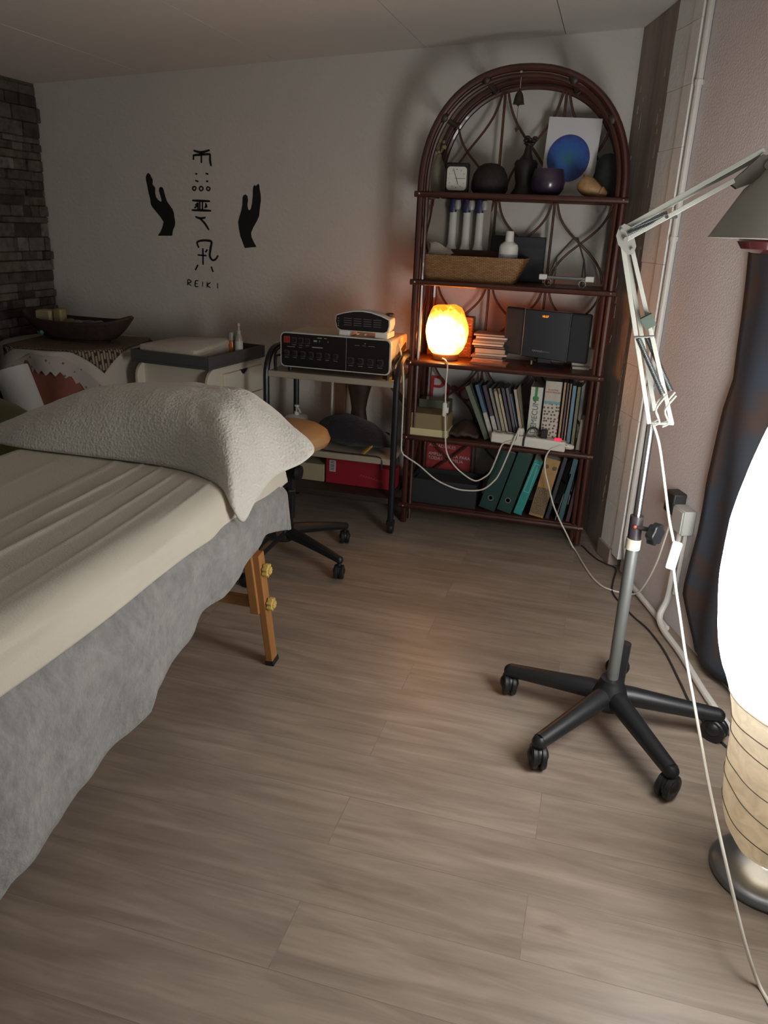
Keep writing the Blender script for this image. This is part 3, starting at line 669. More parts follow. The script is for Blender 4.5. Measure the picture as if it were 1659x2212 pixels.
MB().lathe([(0,0), (.09,0), (.092,.006), (.07,.014), (.02,.018), (0,.018)], (-.245, 3.60, zt), 30, sy=.7).build('foot', M_gloss, t)
MB().box(-.275, -.215, 3.59, 3.62, zt+.01, zt+.06).build('neck', M_gloss, t, bevel=.003)
text('clock_display', '10:37', .0125, emat('display_orange', 'ff8c1a', 2.6), t, Vector((-.272, 3.5565, zt+.219))-Vector((-.245, 3.58, zt)), (PI/2, .03, 0), sx=1.05)
m = MB()
for k in range(5): m.tube(catmull([(-.30+k*.009, 3.5568, zt+.07-.0006*k), (-.296+k*.009, 3.5568, zt+.076), (-.292+k*.009, 3.5568, zt+.069-.0006*k)], 4), .0009, 5)
m.tube([(-.256, 3.5568, zt+.071), (-.225, 3.5568, zt+.069)], .0008, 5)
m.build('front_emblem', pmat('emblem_silver', '8d8f92', .4), t)
m = MB()
for x in (-.347, -.148): m.tube([(x, 3.556, bot(x)), (x, 3.556, top(x))], .0012, 5)
m.build('panel_seam', pmat('seam_grey', '4a4d55', .4), t)
MB().box(-.30, -.293, 3.548, 3.553, zt+.012, zt+.03).build('silver_latch', M_chrome, t)
t = thing('white_carton', 'small white carton half hidden behind the right edge of the stereo', 'box', (-.085, 3.67, zt))
m = MB(); m.box(-.125, -.032, 3.64, 3.70, zt, zt+.088); m.build('carton', pmat('carton_white', 'bdb9ae', .6), t, smooth=0, bevel=.002)
m = MB(); m.box(-.118, -.045, 3.60, 3.64, zt, zt+.010); m.build('flap', pmat('carton_white', 'bdb9ae', .6), t, smooth=0)

# ---------------- fourth board: tan box, books, power strip
zt = SH[3]
t = thing('cardboard_box', 'shallow tan box with cream lower edge at left end of the fourth board', 'box', (-.735, 3.55, zt))
m = MB(); m.box(-.829, -.642, 3.475, 3.60, zt+.034, zt+.105); m.build('lid', pmat('box_tan', '8b7a56', .65), t, smooth=0, bevel=.002)
m = MB(); m.box(-.833, -.638, 3.471, 3.604, zt, zt+.034); m.build('base_tray', pmat('box_cream', 'cfc595', .6), t, smooth=0, bevel=.002)
m = MB(); m.box(-.835+.02, -.665, 3.615, 3.70, zt, zt+.142); tag(m.build('green_box', pmat('olive_glass', '5a5f4e', .35), base=(-.74, 3.66, zt), smooth=0, bevel=.004), 'dull green box behind the tan box on the fourth board', 'box')
m = MB(); m.grid(16, 10, lambda u, v: (lerp(-.64, -.50, u), lerp(3.50, 3.70, v), zt+.012+.05*math.sin(PI*u)*math.sin(PI*v)+.012*noise.noise((u*5, v*5, 0)))); tag(m.build('dark_pouch', pmat('pouch', '3b2d27', .55), base=(-.57, 3.6, zt), solid=.012), 'flat dark pouch between the tan box and the leaning books', 'pouch')
def book(name, lab, cov, x0t, x1t, ztop, x0b, x1b, depth, page='c9c0ae', yf=3.515, label=None, labf=(.0,.35), cat='book', group='books on the fourth board', zb=None):
    """a book with its spine to the room, leaning so that its top sits at x0t..x1t and its foot at x0b..x1b"""
    zb = zt if zb is None else zb
    xb, xt = (x0b+x1b)/2, (x0t+x1t)/2; w = ((x1t-x0t)+(x1b-x0b))/2; H = math.hypot(xt-xb, ztop-zb); a = math.atan2(xt-xb, ztop-zb)
    lift = abs(math.sin(a))*w/2; H -= lift*.5
    t = thing(name, lab, cat, (xb, yf, zb+lift+.0006), group=group, rot=(0, a, 0))
    c = .0022
    m = MB(); m.box(-w/2, -w/2+c, 0, depth, 0, H); m.box(w/2-c, w/2, 0, depth, 0, H); m.box(-w/2, w/2, 0, c, 0, H)
    m.build('cover', pmat('cover_'+cov, cov, .5, var=.12, vscale=30), t, world=False, smooth=0)
    m = MB(); m.box(-w/2+c, w/2-c, c, depth-.004, .003, H-.004); m.build('pages', pmat('pages_'+page, page, .8), t, world=False, smooth=0)
    if label:
        m = MB(); m.box(-w/2+.001, w/2-.001, -.0008, 0, H*labf[0]+.001, H*labf[1]); m.build('spine_label', pmat('label_'+label, label, .55, var=.25, vscale=90), t, world=False, smooth=0)
    return t, w, H
B = [('66705f', -.585,-.556,.680,-.472,-.448, None, 'grey-green book, leftmost and most tilted of the leaning books'),
 ('4f6a80', -.537,-.519,.690,-.444,-.421, ('c3bfb5',(0,.5)), 'blue book with pale lower spine, second from left of the leaning books'),
 ('4c4450', -.503,-.485,.691,-.419,-.396, ('c4bfb3',(0,.45)), 'dark violet book with cream lower spine in the leaning row'),
 ('8d8a86', -.475,-.459,.681,-.394,-.379, None, 'grey book in the leaning row, right of the one with cream lower spine'),
 ('776a58', -.452,-.437,.681,-.377,-.362, ('b3a88f',(.05,.95)), 'beige patterned book, left one of the beige pair in the leaning row'),
 ('8a7d66', -.434,-.422,.683,-.360,-.348, ('c0b59b',(.1,.9)), 'thin beige book, right one of the beige pair in the leaning row'),
 ('55505a', -.418,-.401,.686,-.346,-.330, None, 'slate grey book right of the beige pair in the leaning row'),
 ('6d6470', -.398,-.382,.688,-.328,-.313, None, 'mauve grey book third from right in the leaning row'),
 ('6f8590', -.377,-.367,.664,-.311,-.303, None, 'thin low pale blue book second from right in the leaning row'),
 ('b7ad97', -.362,-.344,.685,-.301,-.285, None, 'cream book at the right end of the leaning row')]
for cov, a, b_, ztp, c_, d_, lb, lab in B:
    book('book', lab, cov, a, b_, ztp, c_, d_, .15, label=lb[0] if lb else None, labf=lb[1] if lb else (0,.3))
t, w, H = book('book', 'thick white herbal book with green tassel emblem and vertical title on the spine', 'c9cbc0', -.284,-.227,.706,-.284,-.227,.16)
text('title', 'VADEMECUM', .036, pmat('title_green_grey', '56655c', .6), t, (.012, -.0012, .012), (PI/2, -PI/2, 0), sx=.92)
m = MB(); m.box(-.008, .004, -.001, 0, H-.05, H); m.ball((-.002, -.001, H-.05), .014, 10, (1,.12,.8)); m.prism([(-.008,-.018), (0,-.03), (.006,-.018)], (-.002,0,H-.04), (1,0,0), (0,0,1), (0,-.001,0)); m.build('tassel_emblem', pmat('leaf_green', '3d7d4c', .6), t, world=False)
def speckle(name, base, spot, scale, thr=.32):
    N = NT(name); p = N.n('ShaderNodeBsdfPrincipled'); N.l(p.outputs[0], N.out.inputs[0]); tc = N.n('ShaderNodeTexCoord')
    v = N.n('ShaderNodeTexVoronoi', i_Scale=scale); v.inputs['Randomness'].default_value = .5; sx = N.n('ShaderNodeSeparateXYZ'); cb = N.n('ShaderNodeCombineXYZ'); N.l(tc.outputs['Object'], sx.inputs[0]); N.l(sx.outputs[0], cb.inputs[0]); N.l(sx.outputs[2], cb.inputs[1]); N.l(cb.outputs[0], v.inputs['Vector'])
    v.voronoi_dimensions = '2D'
    r = N.n('ShaderNodeValToRGB'); N.l(v.outputs['Distance'], r.inputs[0]); e = r.color_ramp.elements
    e[0].position = thr-.06; e[0].color = lin(spot); e[1].position = thr+.02; e[1].color = lin(base)
    N.l(r.outputs[0], p.inputs['Base Color']); p.inputs['Roughness'].default_value = .55; return N.m
t, w, H = book('book', 'tall thick book with small flower pattern on its pale spine', 'b9b2a4', -.222,-.147,.738,-.222,-.147,.16)
m = MB(); m.box(-w/2+.002, w/2-.002, -.0012, 0, .004, H*.66); m.build('flower_print', speckle('flower_print', 'bdb5a5', '5d5752', 62), t, world=False, smooth=0)
m = MB(); m.box(-w/2+.002, w/2-.002, -.0012, 0, H*.66, H*.70); m.build('blue_band', pmat('band_blue', '6d9aa6', .6), t, world=False, smooth=0)
text('title', 'PLANTAS\nMEDICINALES', .0105, pmat('title_red', '9a4a44', .6), t, (0, -.0012, H*.86), (PI/2, 0, 0), align='CENTER')
for cov, a, b_, ztp, lab in (('a58a66',-.143,-.130,.738,'thin tan book right of the flower-patterned book'), ('5c4a44',-.129,-.117,.736,'thin dark brown book, right of the thin tan one'), ('9b8068',-.116,-.106,.735,'narrow light brown book left of the blue book'), ('5f7f92',-.104,-.085,.727,'blue book upright near the right end of the fourth board'), ('6d6a52',-.083,-.066,.724,'olive brown book at the right end of the upright row')):
    book('book', lab, cov, a, b_, ztp, a, b_, .14)
book('book', 'small pale low book leaning on the right post of the fourth board', '8b7d6f', -.052, -.028, .58, -.060, -.034, .12)
# power strip along the front edge
t = thing('power_strip', 'long white power strip with lit red switch along the front of the fourth board', 'power strip', (-.266, 3.468, zt), rot=(0, .035, 0))
m = MB(); m.box(-.168, .164, -.024, .026, .006, .052); m.build('housing', pmat('strip_white', 'd3d0c6', .4), t, world=False, bevel=.006)
for x in (-.135, -.088, -.04, .01, .06):
    m = MB(); m.lathe([(.019,0), (.02,.003), (.016,.003), (.0155,-.0), (0,-.0)], (x, .001, .052), 18); m.build('socket', pmat('socket_grey', '9c978c', .5), t, world=False)
m = MB(); m.box(.112, .142, -.010, .012, .052, .060); m.build('red_switch', emat('switch_red', 'ff3048', 1.6), t, world=False, bevel=.002)
m = MB(); m.lathe([(0,0), (.016,0), (.017,.018), (.012,.03), (0,.034)], (-.04, .001, .054), 16); m.build('white_plug', pmat('plug_white', 'c9c3b5', .45), t, world=False)
m = MB(); m.box(.048, .078, -.012, .016, .054, .092); m.build('black_plug', M_blackplastic, t, world=False, bevel=.004)
m = MB(); m.lathe([(0,0), (.014,0), (.013,.02), (.008,.035), (0,.036)], (.166, .0, .03), 12, Matrix.Rotation(PI/2, 4, 'Y')); m.build('cable_gland', pmat('plug_white', 'c9c3b5', .45), t, world=False)
tag(MB().tube(catmull([(-.285, 3.438, zt+.012), (-.283, 3.438, zt+.05), (-.268, 3.452, zt+.088), (-.245, 3.465, zt+.094), (-.226, 3.47, zt+.08), (-.22, 3.469, zt+.06)], 6), .0042, 8).build('black_lead', M_blackplastic, base=(-.25, 3.45, zt+.05)), 'short black lead bent over the front of the white power strip', 'cable')

# ---------------- lowest board
zt = SH[4]
BI = [('1a3d39', -.397,-.312,.396,-.470,-.390,'dark green binder leaning left, left of the two dark green ones', 'binder'),
      ('1c423d', -.308,-.236,.398,-.384,-.312,'dark green binder leaning left, next to the teal one', 'binder')]
for cov, a, b_, ztp, c_, d_, lab, ct in BI:
    t, w, H = book('binder', lab, cov, a, b_, ztp, c_, d_, .2, yf=3.50, cat=ct, group='files on the lowest board', zb=zt)
    m = MB(); m.lathe([(.013,0), (.014,.0012), (.010,.0012), (.009,0)], (0, -.0005, .06), 16, Matrix.Rotation(PI/2, 4, 'X')); m.build('finger_ring', M_steel, t, world=False)
t, w, H = book('binder', 'bright teal folder with pale outline leaning on the lowest board', '2f8f8a', -.232,-.190,.372,-.306,-.262,.2, yf=3.50, cat='binder', group='files on the lowest board', zb=zt)
m = MB()
for a_, b_ in (((-.012, H*.42), (.012, H*.42)), ((-.012, H*.42), (-.010, H*.93)), ((-.010, H*.93), (.014, H*.93)), ((.012, H*.42), (.004, H*.90))): m.bar((a_[0], -.0008, a_[1]), (b_[0], -.0008, b_[1]), .0016, .001, (0,1,0))
m.build('outline_print', pmat('outline_pale', '8fc4bd', .6), t, world=False, smooth=0)
t, w, H = book('binder', 'wide tan binder with two dark rivets near its top on the lowest board', 'a5824f', -.184,-.112,.386,-.232,-.162,.2, yf=3.50, cat='binder', group='files on the lowest board', zb=zt)
m = MB()
for x in (-.018, .018): m.lathe([(0,0), (.009,0), (.010,.002), (0,.003)], (x, -.0005, H*.86), 12, Matrix.Rotation(PI/2, 4, 'X'))
m.build('rivet', pmat('rivet_dark', '5d4c33', .5), t, world=False)
m = MB(); m.box(-w/2+.004, w/2-.004, -.001, 0, .01, H*.5); m.build('label_panel', speckle('binder_label', '7d6a4c', '584b38', 140, .4), t, world=False, smooth=0)
for cov, a, b_, ztp, c_, d_, lab in (('33343c',-.105,-.084,.40,-.156,-.136,'slim dark grey folder right of the tan binder'), ('c0beb8',-.0672,-.0612,.33,-.110,-.104,'very thin white folder leaning among dark ones at the right of the lowest board'), ('3a5a60',-.062,-.036,.40,-.099,-.073,'dark blue-green folder leaning right of the thin white folder'), ('4a3038',-.028,-.008,.39,-.062,-.042,'dark wine-coloured folder at right end of the lowest board')):
    book('binder', lab, cov, a, b_, ztp, c_, d_, .19, yf=3.50, cat='binder', group='files on the lowest board', zb=zt)
t = thing('document_crate', 'low black crate at left on the lowest board in front of the red poster', 'crate', (-.65, 3.6, zt))
m = MB(); m.box(-.815, -.485, 3.50, 3.51, zt, zt+.12); m.box(-.815, -.485, 3.69, 3.70, zt, zt+.12); m.box(-.815, -.805, 3.51, 3.69, zt, zt+.12); m.box(-.495, -.485, 3.51, 3.69, zt, zt+.12); m.box(-.805, -.495, 3.51, 3.69, zt, zt+.008); m.build('crate_body', pmat('crate_dark', '23282a', .6), t, smooth=0, bevel=.002)
m = MB(); m.box(-.80, -.50, 3.515, 3.685, zt+.01, zt+.10); m.build('papers', pmat('papers_dark', '3c4443', .7), t, smooth=0)

# posters leaning against the wall behind the shelf
t = thing('paper_sign', 'white sign with large red Pro lettering behind the fourth board, cut off at right', 'sign', (-.70, 3.795, .40))
m = MB(); m.box(-.832, -.50, 3.79, 3.794, .40, .735); m.build('sheet', pmat('sign_white', 'c2bebb', .6), t, smooth=0)
text('lettering', 'Pro', .155, pmat('sign_red', 'b5302c', .6), t, (-.112, -.0065, .165), (PI/2, .05, 0), sx=1.05)
m = MB(); m.box(-.50, -.30, 3.791, 3.7945, .55, .735); tag(m.build('paper_sheet', pmat('sheet_pale', 'a9a7a2', .7), base=(-.4, 3.795, .55), smooth=0), 'plain pale sheet on the wall behind the leaning books', 'paper')
t = thing('poster', 'red poster with white capitals and grey side margins behind the lowest board', 'poster', (-.69, 3.795, .002))
m = MB(); m.box(-.832, -.548, 3.788, 3.792, .002, .385); m.build('sheet', pmat('margin_grey', '9fa3a8', .6), t, smooth=0)
m = MB(); m.box(-.800, -.565, 3.7868, 3.788, .03, .385); m.build('red_field', pmat('poster_red', 'a83a38', .6), t, smooth=0)
text('lettering', 'SALONES\nAGRADABLES\n\nAMPLIA CARTA PARA\nTODA LA FAMILIA', .0225, pmat('poster_white', 'cfcac8', .6), t, (-.095, -.0090, .330), (PI/2, .04, 0))

# ---------------- cords in front of the shelf
t = thing('mains_lead', 'white cord with inline switch hanging from the salt lamp down to the power strip', 'cord', (-.655, 3.45, .5))
pts = [(-.69, 3.50, .80), (-.668, 3.458, .80), (-.655, 3.448, .775), (-.656, 3.445, .696), (-.652, 3.445, .60), (-.643, 3.445, .474), (-.632, 3.445, .387), (-.60, 3.44, .335), (-.555, 3.44, .295), (-.49, 3.44, .262), (-.445, 3.44, .285), (-.42, 3.44, .316), (-.398, 3.44, .385), (-.378, 3.44, .448), (-.345, 3.437, .468), (-.318, 3.437, .475), (-.312, 3.44, .50), (-.310, 3.465, .525)]
MB().tube(catmull(pts, 6), .0036, 8).build('cable', M_cord, t)
m = MB(); m.box(-.664, -.644, 3.436, 3.453, .548, .612); sw = m.build('inline_switch', M_white, t, bevel=.006)
m = MB(); m.box(-.640-.006, -.640+.004, 3.440, 3.449, .565, .59); m.build('rocker', M_white, sw, bevel=.002)
pts = [(-.93, 3.50, .865), (-.90, 3.46, .868), (-.872, 3.425, .84), (-.853, 3.42, .76), (-.845, 3.42, .66), (-.843, 3.42, .57), (-.842, 3.42, .44), (-.838, 3.42, .367), (-.81, 3.42, .342), (-.752, 3.42, .31), (-.671, 3.42, .253), (-.60, 3.42, .226), (-.537, 3.42, .216), (-.451, 3.42, .229), (-.40, 3.42, .275), (-.374, 3.42, .323), (-.342, 3.42, .425), (-.326, 3.428, .482), (-.318, 3.436, .505), (-.312, 3.46, .525)]
tag(MB().tube(catmull(pts, 6), .0036, 8).build('mains_lead', M_cord, base=(-.84, 3.42, .4)), 'white cord drooping from the trolley across the shelf front to the power strip', 'cord')
pts = [(-.10, 3.468, .478), (-.095, 3.45, .468), (-.117, 3.44, .474), (-.145, 3.44, .462), (-.167, 3.44, .445), (-.181, 3.435, .405), (-.175, 3.43, .35), (-.152, 3.42, .286), (-.121, 3.41, .205), (-.085, 3.40, .14), (-.045, 3.40, .075), (-.015, 3.41, .02), (.004, 3.39, .005), (.043, 3.25, .005), (.086, 3.117, .005), (.125, 3.046, .005), (.16, 3.02, .005), (.19, 3.01, .005), (.235, 2.99, .012), (.268, 2.94, .06), (.298, 2.87, .20), (.315, 2.83, .36), (.325, 2.82, .44)]
tag(MB().tube(catmull(pts, 6), .0036, 8).build('mains_lead', M_cord, base=(-.1, 3.42, .1)), 'white cord falling from the power strip to the floor beside the pillar', 'cord')
pts = [(-.02, 3.44, .004), (.024, 3.47, .004), (.06, 3.40, .004), (.10, 3.329, .004), (.14, 3.29, .004), (.18, 3.25, .004), (.17, 3.12, .004), (.168, 3.0, .004), (.207, 2.891, .004), (.25, 2.80, .004), (.296, 2.719, .004), (.345, 2.572, .004), (.385, 2.369, .004), (.41, 2.242, .004), (.47, 2.09, .004), (.56, 1.95, .004)]
tag(MB().tube(catmull(pts, 6), .0035, 8).build('floor_cable', pmat('dark_cable', '2c2b2c', .5), base=(.3, 2.7, .004)), 'thin dark cable lying on the floor along the foot of the right wall', 'cable')
# ================================================================ TROLLEY
TX0, TX1, TY0, TY1 = -1.462, -.845, 3.29, 3.66
tr = thing('trolley', 'black tube trolley with beige shelves on castors, left of the rattan shelf', 'trolley', (-1.15, 3.47, 0))
for x in (TX0, TX1):
    pts = [(x, TY0, .06), (x, TY0, .4), (x, TY0, .68)]+[(x, TY0+.11*(1-math.cos(a*PI/12)), .68+.125*math.sin(a*PI/12)) for a in range(1, 7)]+[(x, TY1-.09*(1-math.sin(a*PI/12)) if False else TY1-.06+.06*math.sin(a*PI/12), .805-.06*(1-math.cos(a*PI/12))) for a in range(0, 7)]+[(x, TY1, .70), (x, TY1, .06)]
    MB().tube(pts, .0145, 10).build('side_frame', M_darkmetal, tr)
for z in (.715, .362, .175):
    m = MB(); m.box(TX0+.012, TX1-.012, TY0-.01, TY1, z-.028, z); m.build('shelf', pmat('beige_board', '9e9382', .6, var=.06) if z > .2 else pmat('dark_board', '2e2620', .6), tr, smooth=0, bevel=.004)
for x in (TX0+.045, TX1-.045):
    s_ = 1 if x < -1.1 else -1
    m = MB(); m.tube(catmull([(x, TY0+.01, .715), (x, TY0+.01, .77), (x+.012*s_, TY0+.01, .785), (x+.07*s_, TY0+.012, .786)], 5), .0055, 8); m.tube(catmull([(x-.018*s_, TY0+.04, .715), (x-.018*s_, TY0+.04, .78), (x-.018*s_, TY0+.10, .805), (x-.018*s_, TY1-.03, .81)], 5), .0055, 8)
    m.build('gallery_rail', M_darkmetal, tr)
for x in (TX0, TX1):
    for y in (TY0, TY1):
        m = MB(); m.lathe([(0,0), (.0255,0), (.0275,.006), (.0275,.018), (.0255,.024), (0,.024)], (x-.012, y+.01, .0275), 18, Matrix.Rotation(PI/2, 4, 'Y')); m.box(x-.017, x+.017, y-.014, y+.020, .046, .066)
        m.build('castor', M_blackplastic, tr)
m = MB(); m.bar((TX1-.01, TY1-.03, .52), (TX1-.17, TY1-.03, .69), .03, .018); m.build('brace', pmat('brace_tan', '6b5540', .6), tr, smooth=0)
# electronic unit
u = thing('electrotherapy_unit', 'wide electronic unit with black front panel and cream housing on the trolley top', 'device', (-1.13, 3.46, .715))
m = MB(); m.box(-1.384, -.886, 3.31, 3.61, .745, .885); m.build('housing', pmat('housing_cream', 'b9ad95', .5), u, bevel=.008)
m = MB(); m.prism(rrect(-1.392, -.878, .738, .892, .022), (0, 3.313, 0), (1,0,0), (0,0,1), (0,-.022,0)); m.build('front_rim', pmat('rim_pale', 'c7c5bf', .4), u, smooth=30, bevel=.002)
m = MB(); m.prism(rrect(-1.386, -.884, .743, .887, .019), (0, 3.2912, 0), (1,0,0), (0,0,1), (0,-.0016,0)); m.build('front_panel', pmat('panel_black', '141212', .42), u, smooth=0)
MB().box(-1.0812, -1.0788, 3.2885, 3.2897, .744, .886).build('panel_divider', pmat('divider', '77736c', .5), u, smooth=0)
m = MB(); m.prism(rrect(-1.374, -1.344, .845, .875, .004), (0, 3.2897, 0), (1,0,0), (0,0,1), (0,-.006,0)); m.build('power_button', pmat('button_red', '8a2f2c', .45), u, bevel=.001)
M_key = pmat('key_black', '1f1c1b', .35); M_keyrim = pmat('key_rim', '3d3936', .4)
spots = [(-1.325, .858, .026), (-1.293, .858, .026), (-1.262, .858, .026)]
spots += [(-1.36+.0385*k, .800, .025) for k in range(7)]+[(-1.058+.045*k, .790, .029) for k in range(4)]
for x, z, w in spots:
    m = MB(); m.prism(rrect(x-w/2, x+w/2, z-w/2, z+w/2, .005), (0, 3.2897, 0), (1,0,0), (0,0,1), (0,-.003,0))
    kb = m.build('control_knob', M_keyrim, u, smooth=0)
    m = MB(); m.lathe([(0,0), (w*.36,0), (w*.33,.010), (0,.0105)], (x, 3.2868, z), 14, Matrix.Rotation(PI/2, 4, 'X')); m.build('dial_cap', M_key, kb)
m = MB(); rs = random.Random(8)
for x, z, w, h in ((-1.205,.876,.022,.004), (-1.178,.876,.012,.003), (-1.225,.862,.016,.007), (-1.205,.862,.003,.007), (-1.165,.862,.003,.006), (-1.34,.829,.035,.002), (-1.295,.829,.014,.002), (-1.215,.834,.05,.004), (-.995,.868,.006,.003), (-1.03,.858,.02,.0014), (-1.0,.858,.014,.0014), (-.965,.858,.03,.0014)):
    m.box(x-w/2, x+w/2, 3.2887, 3.2897, z-h/2, z+h/2)
for x, z, w in spots: m.box(x-w*.35, x+w*.35, 3.2889, 3.2897, z-w*.78, z-w*.72)
m.build('panel_marks', pmat('mark_pale', '9a958d', .6), u, smooth=0)
m = MB(); m.bar((-.885, 3.36, .775), (-.885, 3.58, .835), .006, .028); m.build('carry_strap', pmat('strap_brown', '3a2c24', .6), u, smooth=0)
m = MB()
for x in (-1.36, -.91):
    for y in (3.33, 3.58): m.cyl((x, y, .715), (x, y, .747), .010, 12)
m.build('rubber_foot', M_blackplastic, u)
# fan heater
h = thing('fan_heater', 'small white fan heater with dark oval grille standing on the electronic unit', 'heater', (-1.01, 3.36, .888))
def heat_outline(gx=0, gz=0):
    P = [(-1.138, .905), (-1.12, .897), (-.915, .897), (-.90, .905), (-.893, .935), (-.895, .965), (-.93, .982), (-.98, .997), (-1.02, 1.001), (-1.06, .998), (-1.11, .985), (-1.143, .972), (-1.146, .94)]
    cx, cz = -1.02, .945
    return [(cx+(x-cx)*(1-gx), cz+(z-cz)*(1-gz)+.010-.12*(z-cz)) for x, z in P]
def loft_y(mb, outs):
    return mb.ring_loft([[Vector((x, y, z)) for x, z in o] for o, y in outs])
m = MB(); loft_y(m, [(heat_outline(), 3.318), (heat_outline(-.0,-.0), 3.36), (heat_outline(.04,.06), 3.42), (heat_outline(.14,.16), 3.455)]); m.build('casing', M_white, h, smooth=50, bevel=.004)
m = MB(); m.prism(heat_outline(.05, .09)[:], (0, 3.3183, 0), (1,0,0), (0,0,1), (0,-.002,0)); m.build('grille', pmat('grille_black', '171514', .4), h, smooth=0)
m = MB()
for r in range(4):
    for k in range(4): m.box(-1.103+k*.045, -1.068+k*.045, 3.3152, 3.3165, .966-r*.0095, .9695-r*.0095)
m.build('grille_slats', pmat('slat_grey', '5a5650', .45), h, smooth=0)
m = MB()
for k in range(5): m.lathe([(0,0), (.0022,0), (.0022,.001), (0,.001)], (-1.128, 3.3165, .965-k*.0105), 8, Matrix.Rotation(PI/2, 4, 'X'))
m.build('grille_dots', pmat('mark_pale', '9a958d', .6), h)
for x0, x1 in ((-1.128, -1.078), (-.962, -.904)):
    m = MB(); m.box(x0, x1, 3.321, 3.44, .8885, .915); m.build('foot', M_white, h, bevel=.004)
m = MB(); m.lathe([(0,0), (.0205,0), (.019,.012), (.012,.016), (0,.016)], (-.918, 3.40, .978), 18); m.build('thermostat_knob', pmat('knob_brown', '3b2a24', .45), h)
m = MB(); m.cyl((-1.04, 3.318, .903), (-1.04, 3.34, .903), .004, 8); m.cyl((-1.005, 3.318, .902), (-1.005, 3.34, .902), .003, 8); m.build('latch', M_white, h)
# second trolley shelf
m = MB()
def bag(u, v):
    th = v*2*PI; x = lerp(-1.285, -.87, u); r = (math.sin(PI*min(.999, max(.001, u)))**.45)
    return (x, 3.45-.05*u+.10*r*math.cos(th)*(1+.08*noise.noise((u*6, math.cos(th), 2))), .366+.088*(1+r*math.sin(th))*r**.5*(1.0-.38*u)+.010*noise.noise((u*9, v*5, 1))*r)
m.grid(28, 18, bag)
b_ = m.build('cloth_bag', pmat('bag_dark', '1b161b', .95, sheen=.15, bump=.6, bscale=120), base=(-1.07, 3.42, .365), smooth=180); tag(b_, 'dark fuzzy bundle lying along the middle shelf of the trolley', 'bag')
t = thing('cotton_jar', 'round white jar with white pump dispenser on the middle trolley shelf', 'dispenser', (-1.435, 3.60, .362))
m = MB(); m.lathe([(0,0), (.056,0), (.058,.004), (.058,.068), (.054,.075), (.020,.082), (0,.082)], (-1.435, 3.60, .362), 26); m.build('jar', M_white, t)
m = MB(); m.lathe([(0,0), (.013,0), (.013,.018), (.006,.020), (.006,.042), (.012,.044), (.012,.052), (0,.053)], (-1.435, 3.60, .442), 14); m.tube([(-1.435, 3.60, .489), (-1.412, 3.58, .470), (-1.405, 3.575, .462)], .0045, 8); m.build('pump', M_white, t)
m = MB(); m.lathe([(0,0), (.075,0), (.062,.05), (.047,.115), (.043,.14), (.052,.19), (.072,.26), (.074,.29), (0,.29)], (-1.115, 3.615, .362), 20, sx=.85, sy=.6)
tag(m.build('carved_stand', pmat('carved_wood', '4a362a', .55, var=.3, vscale=12), base=(-1.115, 3.61, .362)), 'dark brown waisted wooden stand behind the fuzzy bundle on the trolley', 'wooden stand')
m = MB(); m.prism([(-.028, 0), (.026, 0), (.036, .31), (-.020, .31)], (-1.222, 3.63, .362), (1,0,0), (0,0,1), (0,.02,0)); tag(m.build('wooden_board', pmat('plank_brown', '6b4b36', .6, var=.2, vscale=10), base=(-1.22, 3.63, .362), smooth=0, bevel=.004), 'upright brown wooden board left of the waisted stand on the trolley', 'board')
MB().tube([(-1.262, 3.63, .362), (-1.258, 3.63, .675)], .006, 8).build('x', M_cream)
o = bpy.data.objects['x']; o.name = 'wooden_rod'; tag(o, 'thin pale rod standing left of the brown wooden board on the trolley', 'rod')
m = MB(); m.lathe([(0,0), (.03,0), (.036,.03), (.034,.031), (.028,.006), (0,.006)], (-.985, 3.61, .362), 20); tag(m.build('small_bowl', pmat('bowl_brown', '4b332a', .5), base=(-.985, 3.61, .362)), 'small brown bowl at the back right of the middle trolley shelf', 'bowl')
tag(MB().tube(catmull([(-1.20, 3.30, .366), (-1.1, 3.29, .367), (-.97, 3.29, .367), (-.905, 3.285, .364), (-.892, 3.272, .33), (-.890, 3.27, .31)], 6), .003, 6).build('black_wire', M_blackplastic, base=(-1.0, 3.29, .365)), 'black wire trailing along the front edge of the middle trolley shelf', 'cable')
MB().bar((-.995, 3.296, .365), (-.962, 3.34, .40), .012, .008).build('pencil_stub', pmat('stick_yellow', 'a07c3c', .6))
o = bpy.data.objects['pencil_stub']; o.name = 'wooden_stick'; tag(o, 'short yellow wooden stick poking out below the fuzzy bundle', 'stick')
# red file box on the lowest trolley shelf
t = thing('file_box', 'red file box with cut-away corner and barcode label on the bottom trolley shelf', 'file box', (-1.02, 3.42, .175))
m = MB(); m.prism([(-1.205, .176), (-.865, .176), (-.865, .272), (-.93, .282), (-.965, .312), (-.985, .320), (-1.205, .330)], (0, 3.40, 0), (1,0,0), (0,0,1), (0,.10,0)); m.build('box_body', pmat('file_red', '931f2b', .45), t, smooth=0, bevel=.002)
m = MB(); m.box(-1.186, -1.155, 3.3985, 3.3997, .235, .290); lb = m.build('barcode_label', pmat('label_white', 'bfc0c2', .6), t, smooth=0)
m = MB(); rs = random.Random(1); z = .240
while z < .285:
    w = rs.uniform(.001, .003); m.box(-1.182, -1.160, 3.3977, 3.3986, z, z+w); z += w+rs.uniform(.0012, .003)
m.build('bars', pmat('bar_dark', '3b3b40', .6), lb, smooth=0)
m = MB()
for k in range(9): m.tube(catmull([(-1.03+k*.013, 3.3988, .228-.0022*k), (-1.026+k*.013, 3.3988, .236-.0022*k), (-1.021+k*.013, 3.3988, .227-.0022*k)], 4), .0008, 5)
m.build('script_print', pmat('script_pink', 'b0606a', .5), t)
